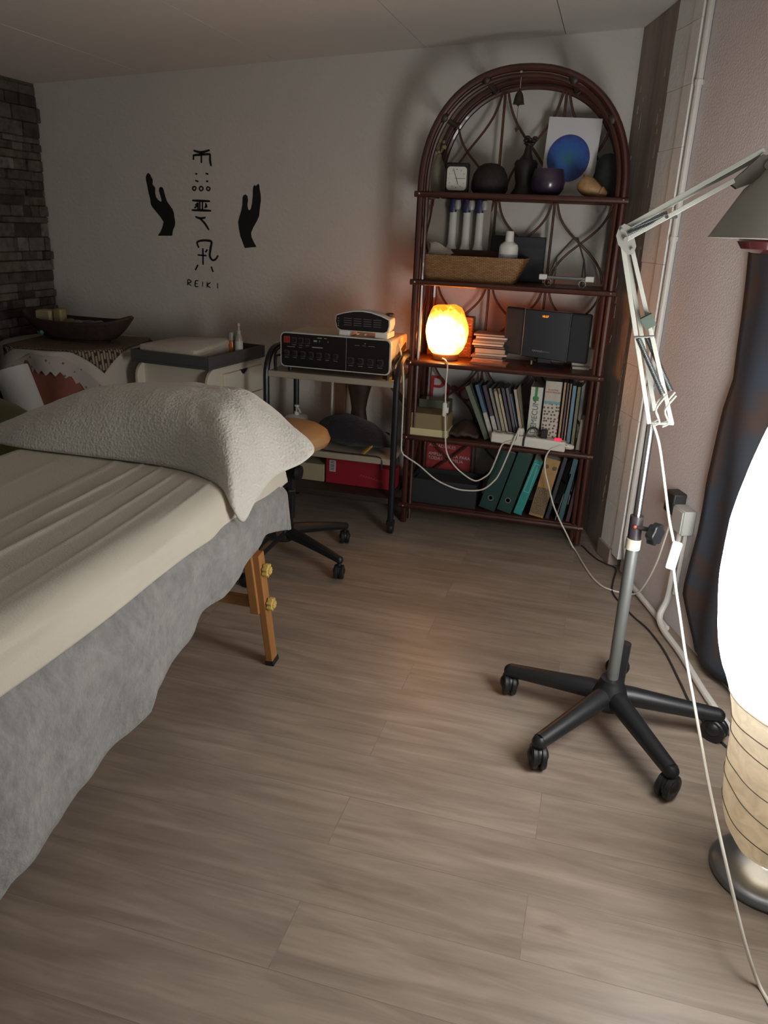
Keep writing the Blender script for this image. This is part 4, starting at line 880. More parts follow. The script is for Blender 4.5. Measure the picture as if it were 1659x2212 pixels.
m = MB(); m.box(-1.40, -1.215, 3.40, 3.60, .176, .262); tag(m.build('cream_box', pmat('cream_carton', 'a89b7c', .65), base=(-1.3, 3.5, .176), smooth=0, bevel=.003), 'low cream carton left of the red file box on the bottom trolley shelf', 'box')

# ================================================================ PEDESTAL CABINET
cab = thing('drawer_cabinet', 'white pedestal cabinet with rounded side panels and drawers under a grey tray top', 'cabinet', (-1.855, 3.40, 0), rz=-.11)
CW, CD, CH = .40, .47, .715
m = MB()
side = [(-CD/2, .06), (CD/2, .06), (CD/2, CH), (-CD/2+.07, CH)]+[(-CD/2+.07-.07*math.sin(a*PI/12), CH-.07+.07*math.cos(a*PI/12)) for a in range(1, 7)]
for x in (-CW/2, CW/2-.018):
    m = MB(); m.prism(side, (x, 0, 0), (0,1,0), (0,0,1), (.018,0,0)); m.build('side_panel', M_cream, cab, world=False, smooth=30, bevel=.003)
m = MB(); m.box(-CW/2+.018, CW/2-.018, -CD/2+.05, -CD/2+.066, .06, CH-.01); m.build('back_panel', M_cream, cab, world=False, smooth=0)
m = MB(); m.box(-CW/2+.018, CW/2-.018, -CD/2+.066, CD/2, CH-.022, CH-.002); m.build('cabinet_top', M_cream, cab, world=False, smooth=0)
M_drawer = pmat('drawer_white', 'd2ccba', .5)
for k in range(5):
    z1 = CH-.035-k*.125; z0 = z1-.121
    m = MB(); m.prism([(-.115, z0), (.225, z0), (.225, z1), (.10, z1), (.088, z1-.012), (.070, z1-.022), (.045, z1-.022), (.030, z1-.012), (.022, z1), (-.115, z1)], (CW/2, 0, 0), (0,1,0), (0,0,1), (.014,0,0))
    dr = m.build('drawer', M_drawer, cab, world=False, smooth=0, bevel=.0015)
    m = MB(); m.prism([(.022, z1), (.030, z1-.012), (.045, z1-.022), (.070, z1-.022), (.088, z1-.012), (.10, z1)], (CW/2+.0005, 0, 0), (0,1,0), (0,0,1), (.003,0,0)); m.build('finger_notch', pmat('notch_dark', '25231f', .8), dr, world=False, smooth=0)
m = MB()
for x in (-CW/2+.04, CW/2-.04):
    for y in (-CD/2+.05, CD/2-.05): m.lathe([(0,0), (.024,0), (.024,.02), (0,.02)], (x-.01, y, .024), 14, Matrix.Rotation(PI/2, 4, 'Y')); m.box(x-.015, x+.015, y-.012, y+.012, .04, .065)
m.build('castors', M_blackplastic, cab, world=False)
m = MB(); x0, x1, y0, y1 = -CW/2-.012, CW/2+.014, -CD/2-.005, CD/2+.012
m.box(x0, x1, y0, y1, CH, CH+.012); 
for a_ in ((x0, x0+.01, y0, y1), (x1-.01, x1, y0, y1), (x0+.01, x1-.01, y0, y0+.01), (x0+.01, x1-.01, y1-.01, y1)): m.box(a_[0], a_[1], a_[2], a_[3], CH+.012, CH+.058)
m.build('tray_top', pmat('tray_grey', '4b4b49', .55), cab, world=False, smooth=0, bevel=.002)
def on_cab(x, y, z): return WM[cab] @ Vector((x, y, z))
# folded towel
m = MB(); rings = []
def tw(u, v, z): return 0
for zz, g in ((.0, .0), (.006, .006), (.016, .008), (.024, .002), (.030, .008), (.042, .006), (.048, -.004)):
    ring = rrect(-.185-g*.5, .125+g, -.22, .10+g*.6, .025); 
    rings.append([on_cab(p, q, CH+.034+zz+(.020*smoothstep(-.16, .04, p)*smoothstep(-.19, .02, q) if zz > .02 else 0)+.003*math.sin(p*40)) for p, q in ring])
m.ring_loft(rings)
p0 = on_cab(-.03, -.06, CH+.034)
tag(m.build('folded_towel', pmat('towel_cream', 'b8ac9a', .95, sheen=.3, bump=.5, bscale=160), base=p0, smooth=60), 'folded cream towel lying on the grey tray of the white cabinet', 'towel')
m = MB(); m.box(-.17, .115, -.20, .09, CH+.012, CH+.034); 
for v in m.b.verts: v.co = WM[cab] @ v.co
tag(m.build('folded_cloth', pmat('cloth_grey', '8a857c', .9), base=on_cab(-.03, -.05, CH+.012), smooth=0, bevel=.006), 'flat folded cloth under the cream towel in the grey tray', 'cloth')
t = thing('oil_bottle', 'amber oil bottle with frosted cap on the grey tray beside the spray bottle', 'bottle', on_cab(.135, .07, CH+.012))
m = MB(); m.lathe([(0,0), (.017,0), (.0185,.003), (.0185,.075), (.017,.082), (0,.083)], (0,0,0), 18); m.build('body', pmat('amber_oil', 'a8642a', .25), t, world=False)
m = MB(); m.lathe([(0,0), (.0165,0), (.0165,.034), (.015,.038), (0,.038)], (0,0,.083), 18); m.build('cap', pmat('frost_cap', '8f8983', .4), t, world=False)
t = thing('spray_bottle', 'slim clear spray bottle with white label on the grey tray of the cabinet', 'bottle', on_cab(.182, .06, CH+.012))
m = MB(); m.lathe([(0,0), (.017,0), (.0185,.004), (.0185,.095), (.015,.108), (.010,.116), (0,.117)], (0,0,0), 18); m.build('body', pmat('clear_plastic', '9a948a', .25), t, world=False)
m = MB(); m.lathe([(.0188,0), (.0192,.0), (.0192,.072), (.0188,.072)], (0,0,.012), 18); m.build('label', pmat('label_pale', 'bcbcb6', .6), t, world=False)
m = MB(); m.lathe([(0,0), (.010,0), (.010,.018), (.0055,.02), (.0055,.035), (.0085,.037), (.0085,.05), (0,.052)], (0,0,.116), 14); m.build('sprayer', pmat('sprayer_pale', 'a09a92', .4), t, world=False)
m = MB(); m.box(.13, .165, .17, .21, CH+.012, CH+.03)
for v in m.b.verts: v.co = WM[cab] @ v.co
tag(m.build('small_packet', pmat('packet', '8f8679', .6), base=on_cab(.147, .19, CH+.012), smooth=0), 'small pale packet at the back corner of the grey tray', 'packet')

# ================================================================ ROUND TABLE WITH CLOTHS
RC = Vector((-2.50, 3.36, 0)); RT = .755
tb = thing('round_table', 'small round side table wholly covered by cloths in the left corner', 'table', RC)
m = MB(); m.lathe([(0,0), (.33,0), (.335,.01), (.33,.02), (0,.02)], (RC.x, RC.y, RT-.03), 40); m.build('table_top', pmat('table_wood', '54392a', .6), tb)
m = MB(); m.lathe([(0,0), (.16,0), (.15,.02), (.03,.05), (.025,.3), (.03,.7), (0,.7)], (RC.x, RC.y, 0), 20); m.build('pedestal', pmat('table_wood', '54392a', .6), tb)
def skirt(u, v):
    a = u*2*PI
    if v < .3: r = .34*v/.3; z = RT-.006
    else:
        k = (v-.3)/.7; r = .342+.05*k+.024*k*math.sin(a*15+.6*math.sin(a*3)); z = RT-.008-k*(RT-.03)
    return (RC.x+r*math.cos(a), RC.y+r*math.sin(a), z)
o = MB().grid(180, 26, skirt, wrap=True).build('table_skirt', pmat('russet_cloth', '7d4a38', .85, col2='6b3c2e', vscale=5), base=RC, smooth=180)
tag(o, 'long russet brown pleated cloth hanging to the floor around the corner table', 'tablecloth')
# white square overlay with lace border, draped: pointed fold at the front
def lace():
    N = NT('lace'); p = N.n('ShaderNodeBsdfPrincipled'); N.l(p.outputs[0], N.out.inputs[0]); tc = N.n('ShaderNodeTexCoord')
    v = N.n('ShaderNodeTexVoronoi', i_Scale=38.); N.l(tc.outputs['Object'], v.inputs['Vector'])
    r = N.n('ShaderNodeValToRGB'); N.l(v.outputs['Distance'], r.inputs[0]); e = r.color_ramp.elements
    e[0].position = .16; e[0].color = lin('6d5a50'); e[1].position = .26; e[1].color = lin('a39a92')
    N.l(r.outputs[0], p.inputs['Base Color']); p.inputs['Roughness'].default_value = .85; return N.m
# drop of the overlay by angle (a square cloth on a round table): long at its four corners
DT = [(-180,.10),(-143,.12),(-115,.09),(-88,.012),(-66,.02),(-48,.10),(-28,.24),(-8,.29),(15,.2),(40,.08),(80,.05),(120,.2),(150,.12),(180,.10)]
def drop(a, s):
    return interp(DT, (math.degrees(a)+180) % 360-180)
def overlay(s, extra, zig):
    def fn(u, v):
        a = u*2*PI
        D = min(.62, drop(a, s))+extra
        if zig: D += .020*(abs(((u*64) % 1)-.5)*2-.5)
        if v < .3: r = .345*v/.3; z = RT+.0
        else:
            k = (v-.3)/.7; r = .351+extra*.0+.06*k*min(1, D*2)+.012*k*math.sin(a*9+1); z = RT-k*D*.97
        return (RC.x+r*math.cos(a), RC.y+r*math.sin(a), z)
    return fn
def lacefn(u, v):
    a = u*2*PI; D0 = min(.62, drop(a, .43)); D1 = D0+.085+.022*(abs(((u*56) % 1)-.5)*2-.5)
    d = lerp(D0, D1, v); k = min(1.2, d/max(D0, .05)); r = .353+.06*min(k, 1.1)*min(1, D0*2)+.012*math.sin(a*9+1)*min(1, k)
    return (RC.x+r*math.cos(a), RC.y+r*math.sin(a), RT+.002-d*.97)
ov = thing('lace_cloth', 'white overlay cloth with zigzag lace border draped over the russet table skirt', 'tablecloth', RC)
MB().grid(192, 22, overlay(.43, 0, False), wrap=True).build('white_cloth', pmat('overlay_white', 'aaa498', .85, bump=.15), ov, smooth=180)
MB().grid(336, 6, lacefn, wrap=True).build('lace_border', lace(), ov, smooth=60)
# striped woven runner, one corner hanging towards the room
def runner_mat():
    N = NT('woven_runner'); p = N.n('ShaderNodeBsdfPrincipled'); N.l(p.outputs[0], N.out.inputs[0]); tc = N.n('ShaderNodeTexCoord')
    mp = N.n('ShaderNodeMapping'); mp.inputs['Rotation'].default_value = (0,0,.6); N.l(tc.outputs['Object'], mp.inputs[0])
    br = N.n('ShaderNodeTexBrick', i_Scale=42.); br.inputs['Brick Width'].default_value = .9; br.inputs['Row Height'].default_value = .55; br.inputs['Mortar Size'].default_value = .09
    br.inputs['Color1'].default_value = lin('8d7a62'); br.inputs['Color2'].default_value = lin('7b6954'); br.inputs['Mortar'].default_value = lin('231a15')
    N.l(mp.outputs[0], br.inputs['Vector']); N.l(br.outputs['Color'], p.inputs['Base Color']); p.inputs['Roughness'].default_value = .8; return N.m
def runner(u, v):
    c = Vector((lerp(-.27, .27, u), lerp(-.27, .27, v), 0)); c = Matrix.Rotation(math.radians(8), 3, 'Z') @ c+Vector((.055, -.045, 0))
    r = math.hypot(c.x, c.y); z = RT+.006
    if r > .345:
        over = r-.345; c *= (.352+over*.22)/r; z -= over*.95
    return (RC.x+c.x, RC.y+c.y, z)
def runner2(u, v):
    q = runner(u, v); return q
tag(MB().grid(30, 30, runner2).build('woven_mat', runner_mat(), base=(RC.x, RC.y, RT), solid=.002), 'dark striped woven mat with one corner hanging over the white overlay cloth', 'mat')
# boat-shaped wooden basket
bk = thing('boat_basket', 'long dark boat-shaped wooden bowl with raised ends on the corner table', 'basket', (-2.50, 3.34, RT+.01))
M_bk = pmat('dark_basket', '3d2c22', .7, var=.3, vscale=25, bump=.4, bscale=90)
def boat(u, v, s=1.):
    a = u*2*PI; ex = math.cos(a); ey = math.sin(a)
    R = lerp(.55, 1., v**.6); x = math.copysign(abs(ex)**.85, ex)*.30*R*s; y = ey*.12*R*s
    z = .01+v*(.085+.035*abs(ex)**3)
    return (-2.49+x, 3.36+y+.0*x, RT+.01+z)
m = MB(); m.grid(56, 10, boat, wrap=True); 
m.lathe([(0,0), (1,0)], (0,0,0), 4) if False else None
o = m.build('shell', M_bk, bk, smooth=180, solid=.012)
m = MB(); m.lathe([(0,0), (.17,0), (.175,.008), (0,.012)], (-2.49, 3.36, RT+.008), 40, sy=.42); m.build('bottom', M_bk, bk)
# things inside it
t = thing('pillar_candle', 'pale waxy candle block at the left end of the boat-shaped bowl', 'candle', (-2.62, 3.33, RT+.03))
m = MB(); m.box(-2.685, -2.60, 3.30, 3.37, RT+.03, RT+.145); m.build('wax', pmat('wax_pale', 'a89c7a', .6, var=.25, vscale=14), t, bevel=.008)
m = MB(); m.box(-2.592, -2.545, 3.31, 3.36, RT+.03, RT+.155); tag(m.build('candle_block', pmat('wax_yellow', '97895a', .6, var=.3, vscale=14), base=(-2.57, 3.335, RT+.03), bevel=.008), 'yellowish candle block beside the pale one in the boat-shaped bowl', 'candle')
rs = random.Random(12)
for k, (x, c_, lab) in enumerate(((-2.51,'8a8360','olive'), (-2.455,'8d8574','pale beige'), (-2.405,'5e626c','slate'), (-2.355,'96897a','light tan'), (-2.30,'7d6a5e','brown pink'))):
    m = MB(); pts = [Vector((x+rs.uniform(-.03,.03), 3.33+rs.uniform(-.03,.04), RT+.085+rs.uniform(0,.02))) for _ in range(5)]
    m.ball((x, 3.33, RT+.09), .036, 14, (1.2, .9, .55))
    for v in m.b.verts: v.co += Vector((0,0,.014*noise.noise(v.co*30)))
    tag(m.build('polished_stone', pmat('stone_%d' % k, c_, .5, var=.3, vscale=30), base=(x, 3.33, RT+.08), smooth=180), '%s lump lying in the boat-shaped bowl, %s of five from left' % (lab, ['first','second','third','fourth','last'][k]), 'stone', 'lumps in the boat-shaped bowl')
m = MB(); m.ball((-2.60, 3.228, RT+.05), .012, 10); tag(m.build('glass_bead', pmat('bead_teal', '3f6a66', .3), base=(-2.6, 3.228, RT+.04)), 'small teal bead in front of the boat-shaped bowl', 'bead')

# kitchen roll and green cover to the left behind the massage table
st = thing('low_stool', 'olive green covered low stool at the left edge behind the massage table', 'stool', (-2.08, 2.2, 0))
def gr(u, v):
    a = u*2*PI
    if v < .3: r = .20*v/.3; z = .76-.10*(v/.3)**2+.02*math.cos(a+2)
    else:
        k = (v-.3)/.7; r = .20+.05*k+.012*math.sin(a*8)*k; z = .66+.02*math.cos(a+2)*(1-k)-k*.655
    return (-2.08+r*math.cos(a), 2.2+r*math.sin(a), z)
MB().grid(80, 18, gr, wrap=True).build('cover', pmat('olive_cover', '434a24', .8, sheen=.2), st, smooth=180)
rl = thing('paper_roll', 'white paper towel roll leaning beside the green cover at the left edge', 'paper roll', (-2.10, 2.50, .575), rot=(.0, -.33, .0))
m = MB(); m.lathe([(.018,0), (.062,0), (.064,.003), (.064,.215), (.062,.219), (.019,.219), (.018,.21)], (0,0,0), 32); m.build('paper', pmat('paper_white', 'c4c6c4', .85, bump=.1), rl, world=False)
m = MB(); m.lathe([(.015,.0), (.0185,.0), (.0185,.221), (.015,.221)], (0,0,0), 20); m.build('core', pmat('core_card', '6d5d48', .8), rl, world=False)
sd = thing('roll_stand', 'low dark side stand carrying the leaning paper roll', 'stand', (-2.11, 2.51, 0))
m = MB(); m.lathe([(0,0), (.11,0), (.11,.02), (.02,.03), (.02,.53), (.10,.535), (.10,.545), (0,.545)], (-2.11, 2.51, 0), 24); m.build('pedestal', M_blackplastic, sd)
# ================================================================ MASSAGE TABLE
MX0, MX1, MY1, MZ = -1.66, -.878, 2.12, .693
mt = thing('massage_table', 'wooden massage table with splayed orange-brown legs under a cream fitted sheet', 'massage table', ((MX0+MX1)/2, 1.15, 0))
M_beech = pmat('beech_wood', 'a4713f', .5, var=.25, vscale=8, stretch=(1,1,.15))
m = MB(); m.box(MX0+.02, MX1-.02, .12, MY1-.02, .60, .672); m.build('padded_top', pmat('table_vinyl', '6c5a4c', .6), mt, smooth=0, bevel=.02)
m = MB(); m.box(MX0+.03, MX1-.03, .14, MY1-.04, .555, .60); m.build('top_frame', M_beech, mt, smooth=0, bevel=.003)
def leg(sx, yt, yb):
    xt, xb = (MX1-.075, MX1-.037) if sx > 0 else (MX0+.075, MX0+.037)
    xat = lambda z: lerp(xb, xt, z/.60)
    yat = lambda z: lerp(yb, yt, z/.60)
    P = lambda z, dx=0, dy=0: Vector((xat(z)+dx, yat(z)+dy, z))
    m = MB(); m.bar(P(.195, -sx*.012), P(.60, -sx*.012), .030, .058, (0,1,0))
    lg = m.build('leg', M_beech, mt, smooth=0, bevel=.003)
    m = MB(); m.bar(P(.010, sx*.012), P(.40, sx*.012), .024, .040, (0,1,0)); m.build('leg_extension', M_beech, lg, smooth=0, bevel=.003)
    m = MB(); m.bar(P(.0, sx*.013), P(.018, sx*.012), .030, .048, (0,1,0)); m.build('foot_cap', M_blackplastic, lg, smooth=0, bevel=.003)
    for z in (.345, .225):
        c = P(z, sx*.026); m = MB()
        out = [((.019+.0035*math.cos(7*a))*math.cos(a), (.019+.0035*math.cos(7*a))*math.sin(a)) for a in (k*2*PI/42 for k in range(42))]
        m.prism(out, c, (0,1,0), (0,0,1), (sx*.018,0,0)); m.prism([(p*.6, q*.6) for p, q in out], c, (0,1,0), (0,0,1), (sx*.024,0,0))
        m.build('star_knob', pmat('knob_yellow', 'c9ac5f', .45), lg, smooth=30, bevel=.002)
for sx in (1, -1):
    leg(sx, 1.99, 2.055); leg(sx, .30, .22)
for y in (2.045, .225):
    m = MB(); m.bar((MX0+.06, y, .215), (MX1-.06, y, .215), .022, .034); m.build('cross_bar', pmat('pale_beech', 'b58750', .5, var=.2, vscale=8, stretch=(.15,1,1)), mt, smooth=0, bevel=.002)

def edge_out(e, r=.075):
    """distance past the start of a rounded edge -> (outward, downward)"""
    if e <= 0: return e, 0.
    a = e/r
    if a < PI/2: return r*math.sin(a), r*(1-math.cos(a))
    return r, r+(e-r*PI/2)
def ridge(x): return (1-abs(math.sin(x)))**2.2
def sheet(u, v):
    r = .075; drop = .094+.004*math.sin(v*17)
    Lx = (MX1-MX0)-2*r+2*(r*PI/2+drop-r)
    s_ = u*Lx-(r*PI/2+drop-r)           # arc position, 0 at start of flat
    flat = (MX1-MX0)-2*r
    if s_ < 0: o, d = edge_out(-s_); x = MX0+r-o
    elif s_ > flat: o, d = edge_out(s_-flat); x = MX1-r+o
    else: x = MX0+r+s_; d = 0
    Ly = (MY1-r)-.10+r*PI/2+drop-r
    q = .10+v*Ly
    if q > MY1-r: o2, d2 = edge_out(q-(MY1-r)); y = MY1-r+o2
    else: y = q; d2 = 0
    z = MZ-max(d, d2)
    # drawn folds running obliquely along the top, strongest towards the right edge
    env = smoothstep(-1.60, -1.05, x)*(.35+.65*smoothstep(.1, 1.0, y))
    w = x-.065*(2.0-y)*(1+.8*noise.noise((x*2, 0, 7))); n_ = noise.noise((x*3, y*1.1, 4))
    m1 = max(0, .35+1.1*noise.noise((w*13, y*.8, 9))); m2 = max(0, .3+1.2*noise.noise((w*21+5, y*1.3, 2)))
    h = .0095*ridge(w*24+n_*1.2)**2*env*m1+.0065*ridge(w*47+1.3+n_*2.)**2*env*m2+.004*noise.noise((x*5, y*1.5, 2))
    if max(d, d2) < .03: z += h
    else: x += h*.35+.004*noise.noise((z*34, y*2.2, 6))+.003*noise.noise((z*60, y*5, 1))
    return (x, y, z)
M_sheet = pmat('sheet_cream', 'bcb5a5', .9, var=.04, vscale=4, bump=.12, bscale=220, sheen=.1)
fs = thing('fitted_sheet', 'cream fitted sheet with long drawn creases stretched over the massage table', 'bed sheet', ((MX0+MX1)/2, 1.2, MZ))
MB().grid(190, 200, sheet).build('sheet_cover', M_sheet, fs, smooth=180, solid=.003)
# far right corner of an under-sheet hanging out at the end
m = MB(); m.grid(8, 10, lambda u, v: (lerp(-.905, -1.0, u)-.02*v*(1-u), 2.135+.012*math.sin(v*3), lerp(.60, .445+.13*u, v)))
m.build('hanging_corner', pmat('sheet_blush', 'b89f90', .9), fs, smooth=180, solid=.003)
# grey fleece hanging below the sheet
HEM = [(0,.25),(.8,.255),(.83,.284),(.90,.292),(.97,.284),(1.03,.308),(1.14,.312),(1.20,.320),(1.26,.342),(1.29,.380),(1.36,.384),(1.43,.402),(1.50,.41),(1.56,.432),(1.63,.440),(1.68,.466),(1.78,.476),(1.9,.500),(2.05,.475),(2.12,.455),(2.3,.46),(2.9,.47)]
def fleece(u, v):
    s_ = .05+u*2.62
    h = interp(HEM, s_); z = lerp(.645, h, v); wv = (v**1.3)*(.012*math.sin(s_*15+.8)+.008*math.sin(s_*31))
    bulge = -.022+.040*smoothstep(.06, .4, v)
    if s_ < 2.06: x, y = MX1+.004+bulge+wv, s_
    elif s_ < 2.06+.09*PI/2:
        a = (s_-2.06)/.09; rr = .09+.004+bulge-.02; x, y = MX1-.074+(rr+wv)*math.cos(a), 2.05+(rr+wv)*math.sin(a)
    else: x, y = MX1-.07-(s_-2.06-.09*PI/2), 2.135+bulge+wv
    return (x, y, z)
tag(MB().grid(260, 26, fleece).build('fleece_blanket', pmat('fleece_grey', '8a8986', .97, col2='777674', vscale=28, sheen=.2, bump=.6, bscale=60), base=(MX1, 1.2, .5), smooth=180, solid=.004), 'grey fleece blanket with wavy hem hanging below the cream sheet of the massage table', 'blanket')
# pillow under white terry towelling with loose corners
per = [(-1.79,1.90,.700,2.6),(-1.70,1.855,.700,2.8),(-1.58,1.838,.700,3.2),(-1.43,1.840,.700,3.4),(-1.20,1.845,.700,3.4),(-1.06,1.828,.700,3.4),(-.97,1.79,.698,3.2),(-.905,1.755,.688,3.0),(-.862,1.725,.645,2.8),(-.842,1.74,.612,2.7),(-.836,1.79,.645,2.8),(-.832,1.85,.672,2.9),(-.825,1.91,.690,2.9),(-.80,1.955,.700,2.4),(-.775,1.99,.712,2.0),(-.757,2.03,.736,1.8),(-.80,2.09,.75,2.8),(-.88,2.15,.74,4.0),(-1.0,2.20,.715,4.2),(-1.25,2.22,.705,3.6),(-1.5,2.21,.703,3.2),(-1.68,2.15,.702,2.6),(-1.78,2.02,.700,2.4)]
PC = catmull([(a, b_, c_) for a, b_, c_, _ in per], 10, True)
PE = [v.x for v in catmull([(p, 0, 0) for *_, p in per], 10, True)]
NP = len(PC)
def _blur(vals, w):
    return [sum((vals[(i+k) % NP] for k in range(-w, w+1)), vals[0]*0)/(2*w+1) for i in range(NP)]
PS = _blur(_blur(PC, 16), 16); PE = _blur(_blur(PE, 8), 8)
def pil(u, v):
    i = int(round(u*NP)) % NP; p = PE[i]; s_ = v**.75; q = PS[i].lerp(PC[i], smoothstep(.62, 1., s_))
    cen = Vector((-1.10, 2.02, 0)); cen.x = lerp(-1.30, -1.05, smoothstep(-1.8, -.8, q.x))
    x, y = lerp(cen.x, q.x, s_), lerp(cen.y, q.y, s_)
    topz = .890-.03*max(0, (-1.15-x))/.5
    z = q.z+(topz-q.z)*max(0., 1-s_**p)
    f = smoothstep(.0, .25, s_)*smoothstep(1.0, .9, s_)
    k = smoothstep(-1.15, -.9, x)
    z += f*(.006*noise.noise((x*9, y*9, 1))+.0025*noise.noise((x*30, y*30, 5)))
    # drapes fanning out to the loose right-hand corner
    ang = math.atan2(y-2.0, x+1.12)
    z += f*k*.007*math.sin(ang*15+2*noise.noise((x*4, y*4, 3)))*smoothstep(.35, .8, s_)
    return (x, y, z)
def terry():
    N = NT('terry_white'); p = N.n('ShaderNodeBsdfPrincipled'); N.l(p.outputs[0], N.out.inputs[0]); tc = N.n('ShaderNodeTexCoord')
    p.inputs['Base Color'].default_value = lin('c3bfb4'); p.inputs['Roughness'].default_value = .95; p.inputs['Sheen Weight'].default_value = .3
    n1 = N.n('ShaderNodeTexNoise', i_Scale=95., i_Detail=3.); n2 = N.n('ShaderNodeTexVoronoi', i_Scale=130.)
    N.l(tc.outputs['Object'], n1.inputs['Vector']); N.l(tc.outputs['Object'], n2.inputs['Vector'])
    ad = N.n('ShaderNodeMath', operation='ADD'); N.l(n1.outputs[0], ad.inputs[0]); N.l(n2.outputs['Distance'], ad.inputs[1])
    b = N.n('ShaderNodeBump', i_Strength=.5, i_Distance=.004); N.l(ad.outputs[0], b.inputs['Height']); N.l(b.outputs[0], p.inputs['Normal'])
    return N.m
pl = thing('pillow', 'plump pillow in white terry towelling with loose corners on the massage table', 'pillow', (-1.2, 2.0, .70))
MB().grid(NP, 40, pil, wrap=True).build('terry_cover', terry(), pl, smooth=180, solid=.006)

# ================================================================ ROUND STOOL
ss = thing('swivel_stool', 'beige round swivel stool on black five-star base behind the massage table', 'stool', (-1.20, 2.86, 0))
M_seat = pmat('seat_beige', 'b08a5e', .38)
m = MB(); m.lathe([(0,.505), (.165,.505), (.188,.510), (.197,.522), (.198,.540), (.190,.560), (.165,.576), (.12,.586), (0,.590)], (-1.205, 2.85, 0), 48); m.build('seat', M_seat, ss)
MB().tube([(-1.205+.1975*math.cos(a*2*PI/48), 2.85+.1975*math.sin(a*2*PI/48), .532) for a in range(48)], .0035, 8, True).build('seat_piping', M_seat, ss)
m = MB(); m.lathe([(0,.20), (.030,.20), (.030,.36), (.022,.37), (.022,.505), (0,.505)], (-1.20, 2.855, 0), 20); m.lathe([(0,.46), (.06,.46), (.10,.505), (0,.505)], (-1.20, 2.853, 0), 20); m.build('gas_column', M_blackplastic, ss)
m = MB(); m.bar((-1.185, 2.855, .33), (-1.14, 2.80, .30), .035, .07); m.bar((-1.16, 2.82, .20), (-1.15, 2.81, .44), .03, .05, (1,0,0)); m.build('back_bracket', M_blackplastic, ss, smooth=0, bevel=.006)
m = MB(); m.lathe([(0,0), (.028,0), (.032,.008), (.028,.024), (0,.028)], (-1.12, 2.795, .41), 18, Matrix.Rotation(PI/2, 4, 'Y')); m.build('adjusting_knob', M_blackplastic, ss)
def caster(root, x, y, rot, r=.03, mat=None):
    mat = mat or M_blackplastic
    M = Matrix.Rotation(rot, 4, 'Z') @ Matrix.Rotation(PI/2, 4, 'Y')
    m = MB()
    ax = Vector((math.cos(rot), math.sin(rot), 0))
    for s_ in (-1, 1):
        m.lathe([(0,0), (r*.93,0), (r,.003), (r,.012), (r*.9,.0155), (0,.0165)], Vector((x, y, r))+ax*(.0035 if s_ > 0 else -.0200), 20, M)
    c = m.build('castor', mat, root)
    m = MB(); m.ball((x, y, r*1.15), r*1.0, 16, (.85,.85,.80)); m.cyl((x, y, r*1.6), (x, y, r*2.5), .009, 10); m.build('castor_hood', mat, c)
hub = Vector((-1.20, 2.86, 0))
m = MB(); m.lathe([(0,.085), (.04,.085), (.046,.10), (.044,.15), (.034,.20), (0,.20)], hub, 20); m.build('hub', M_blackplastic, ss)
for k, adeg in enumerate((-22, 52, 122, 194, 266)):
    a = math.radians(adeg); d = Vector((math.cos(a), math.sin(a), 0)); L = .315
    m = MB(); P0, P1 = hub+d*.02, hub+d*L
    m.tube([P0+Vector((0,0,.125)), hub+d*.12+Vector((0,0,.115)), hub+d*.25+Vector((0,0,.095)), P1+Vector((0,0,.083))], [.027, .024, .019, .016], 10); m.ball(P1+Vector((0,0,.082)), .017, 10)
    m.build('base_arm', M_blackplastic, ss)
    caster(ss, P1.x, P1.y, a+[.6,-.5,.2,.8,-.3][k], .030)

# ================================================================ ARTICULATED LAMP ON STAND
LB = Vector((.151, 2.050, 0))
ls = thing('therapy_lamp', 'cream articulated arm lamp on a wheeled grey stand, grey cone shade with red bulb', 'lamp', LB)
M_arm = pmat('arm_cream', 'a9aba1', .4)
for k, adeg in enumerate((8, 84, 164, 235, 301)):
    a = math.radians(adeg); d = Vector((math.cos(a), math.sin(a), 0)); L = .305
    P1 = LB+d*L; m = MB()
    m.tube([LB+Vector((0,0,.115)), LB+d*.06+Vector((0,0,.112)), LB+d*.17+Vector((0,0,.098)), LB+d*(L-.02)+Vector((0,0,.084)), P1+Vector((0,0,.082))], [.030, .029, .025, .0215, .021], 12); m.ball(P1+Vector((0,0,.080)), .0215, 12)
    m.build('base_arm', M_blackplastic, ls)
    caster(ls, P1.x+d.x*.0, P1.y, a+[.9,-.3,.5,-.7,.4][k], .035)
m = MB(); m.lathe([(0,.075), (.045,.075), (.055,.09), (.052,.125), (.036,.15), (.032,.165), (0,.165)], LB, 24); m.build('hub', M_blackplastic, ls)
m = MB(); m.tube([LB+Vector((.018,.022,.13)), LB+Vector((.020,.024,.27))], .018, 10); m.build('post_sleeve', M_blackplastic, ls)
MB().cyl(LB+Vector((0,0,.10)), LB+Vector((-.003,.012,.585)), .0165, 16).build('lower_post', pmat('post_grey', '7f8280', .4, metal=.6), ls)
MB().cyl(LB+Vector((-.003,.012,.57)), LB+Vector((-.006,.03,.905)), .0105, 16).build('upper_post', M_chrome, ls)
m = MB(); m.cyl(LB+Vector((-.003,.012,.562)), LB+Vector((-.003,.012,.592)), .020, 18); m.build('cream_collar', M_cream, ls)
m = MB(); m.cyl(LB+Vector((-.003,.013,.592)), LB+Vector((-.004,.015,.655)), .0175, 18); m.cyl(LB+Vector((.0,.0,.628)), LB+Vector((.045,-.012,.628)), .006, 10); m.build('clamp_sleeve', pmat('clamp_dark', '3a3436', .4), ls)
m = MB(); out = [((.028+.003*math.cos(6*a))*math.cos(a), (.028+.003*math.cos(6*a))*math.sin(a)) for a in (k*2*PI/36 for k in range(36))]
m.prism(out, LB+Vector((.035,-.012,.622)), (.55,.83,0), (0,0,1), (.02,-.012,0)); m.build('clamp_knob', M_blackplastic, ls, bevel=.003)
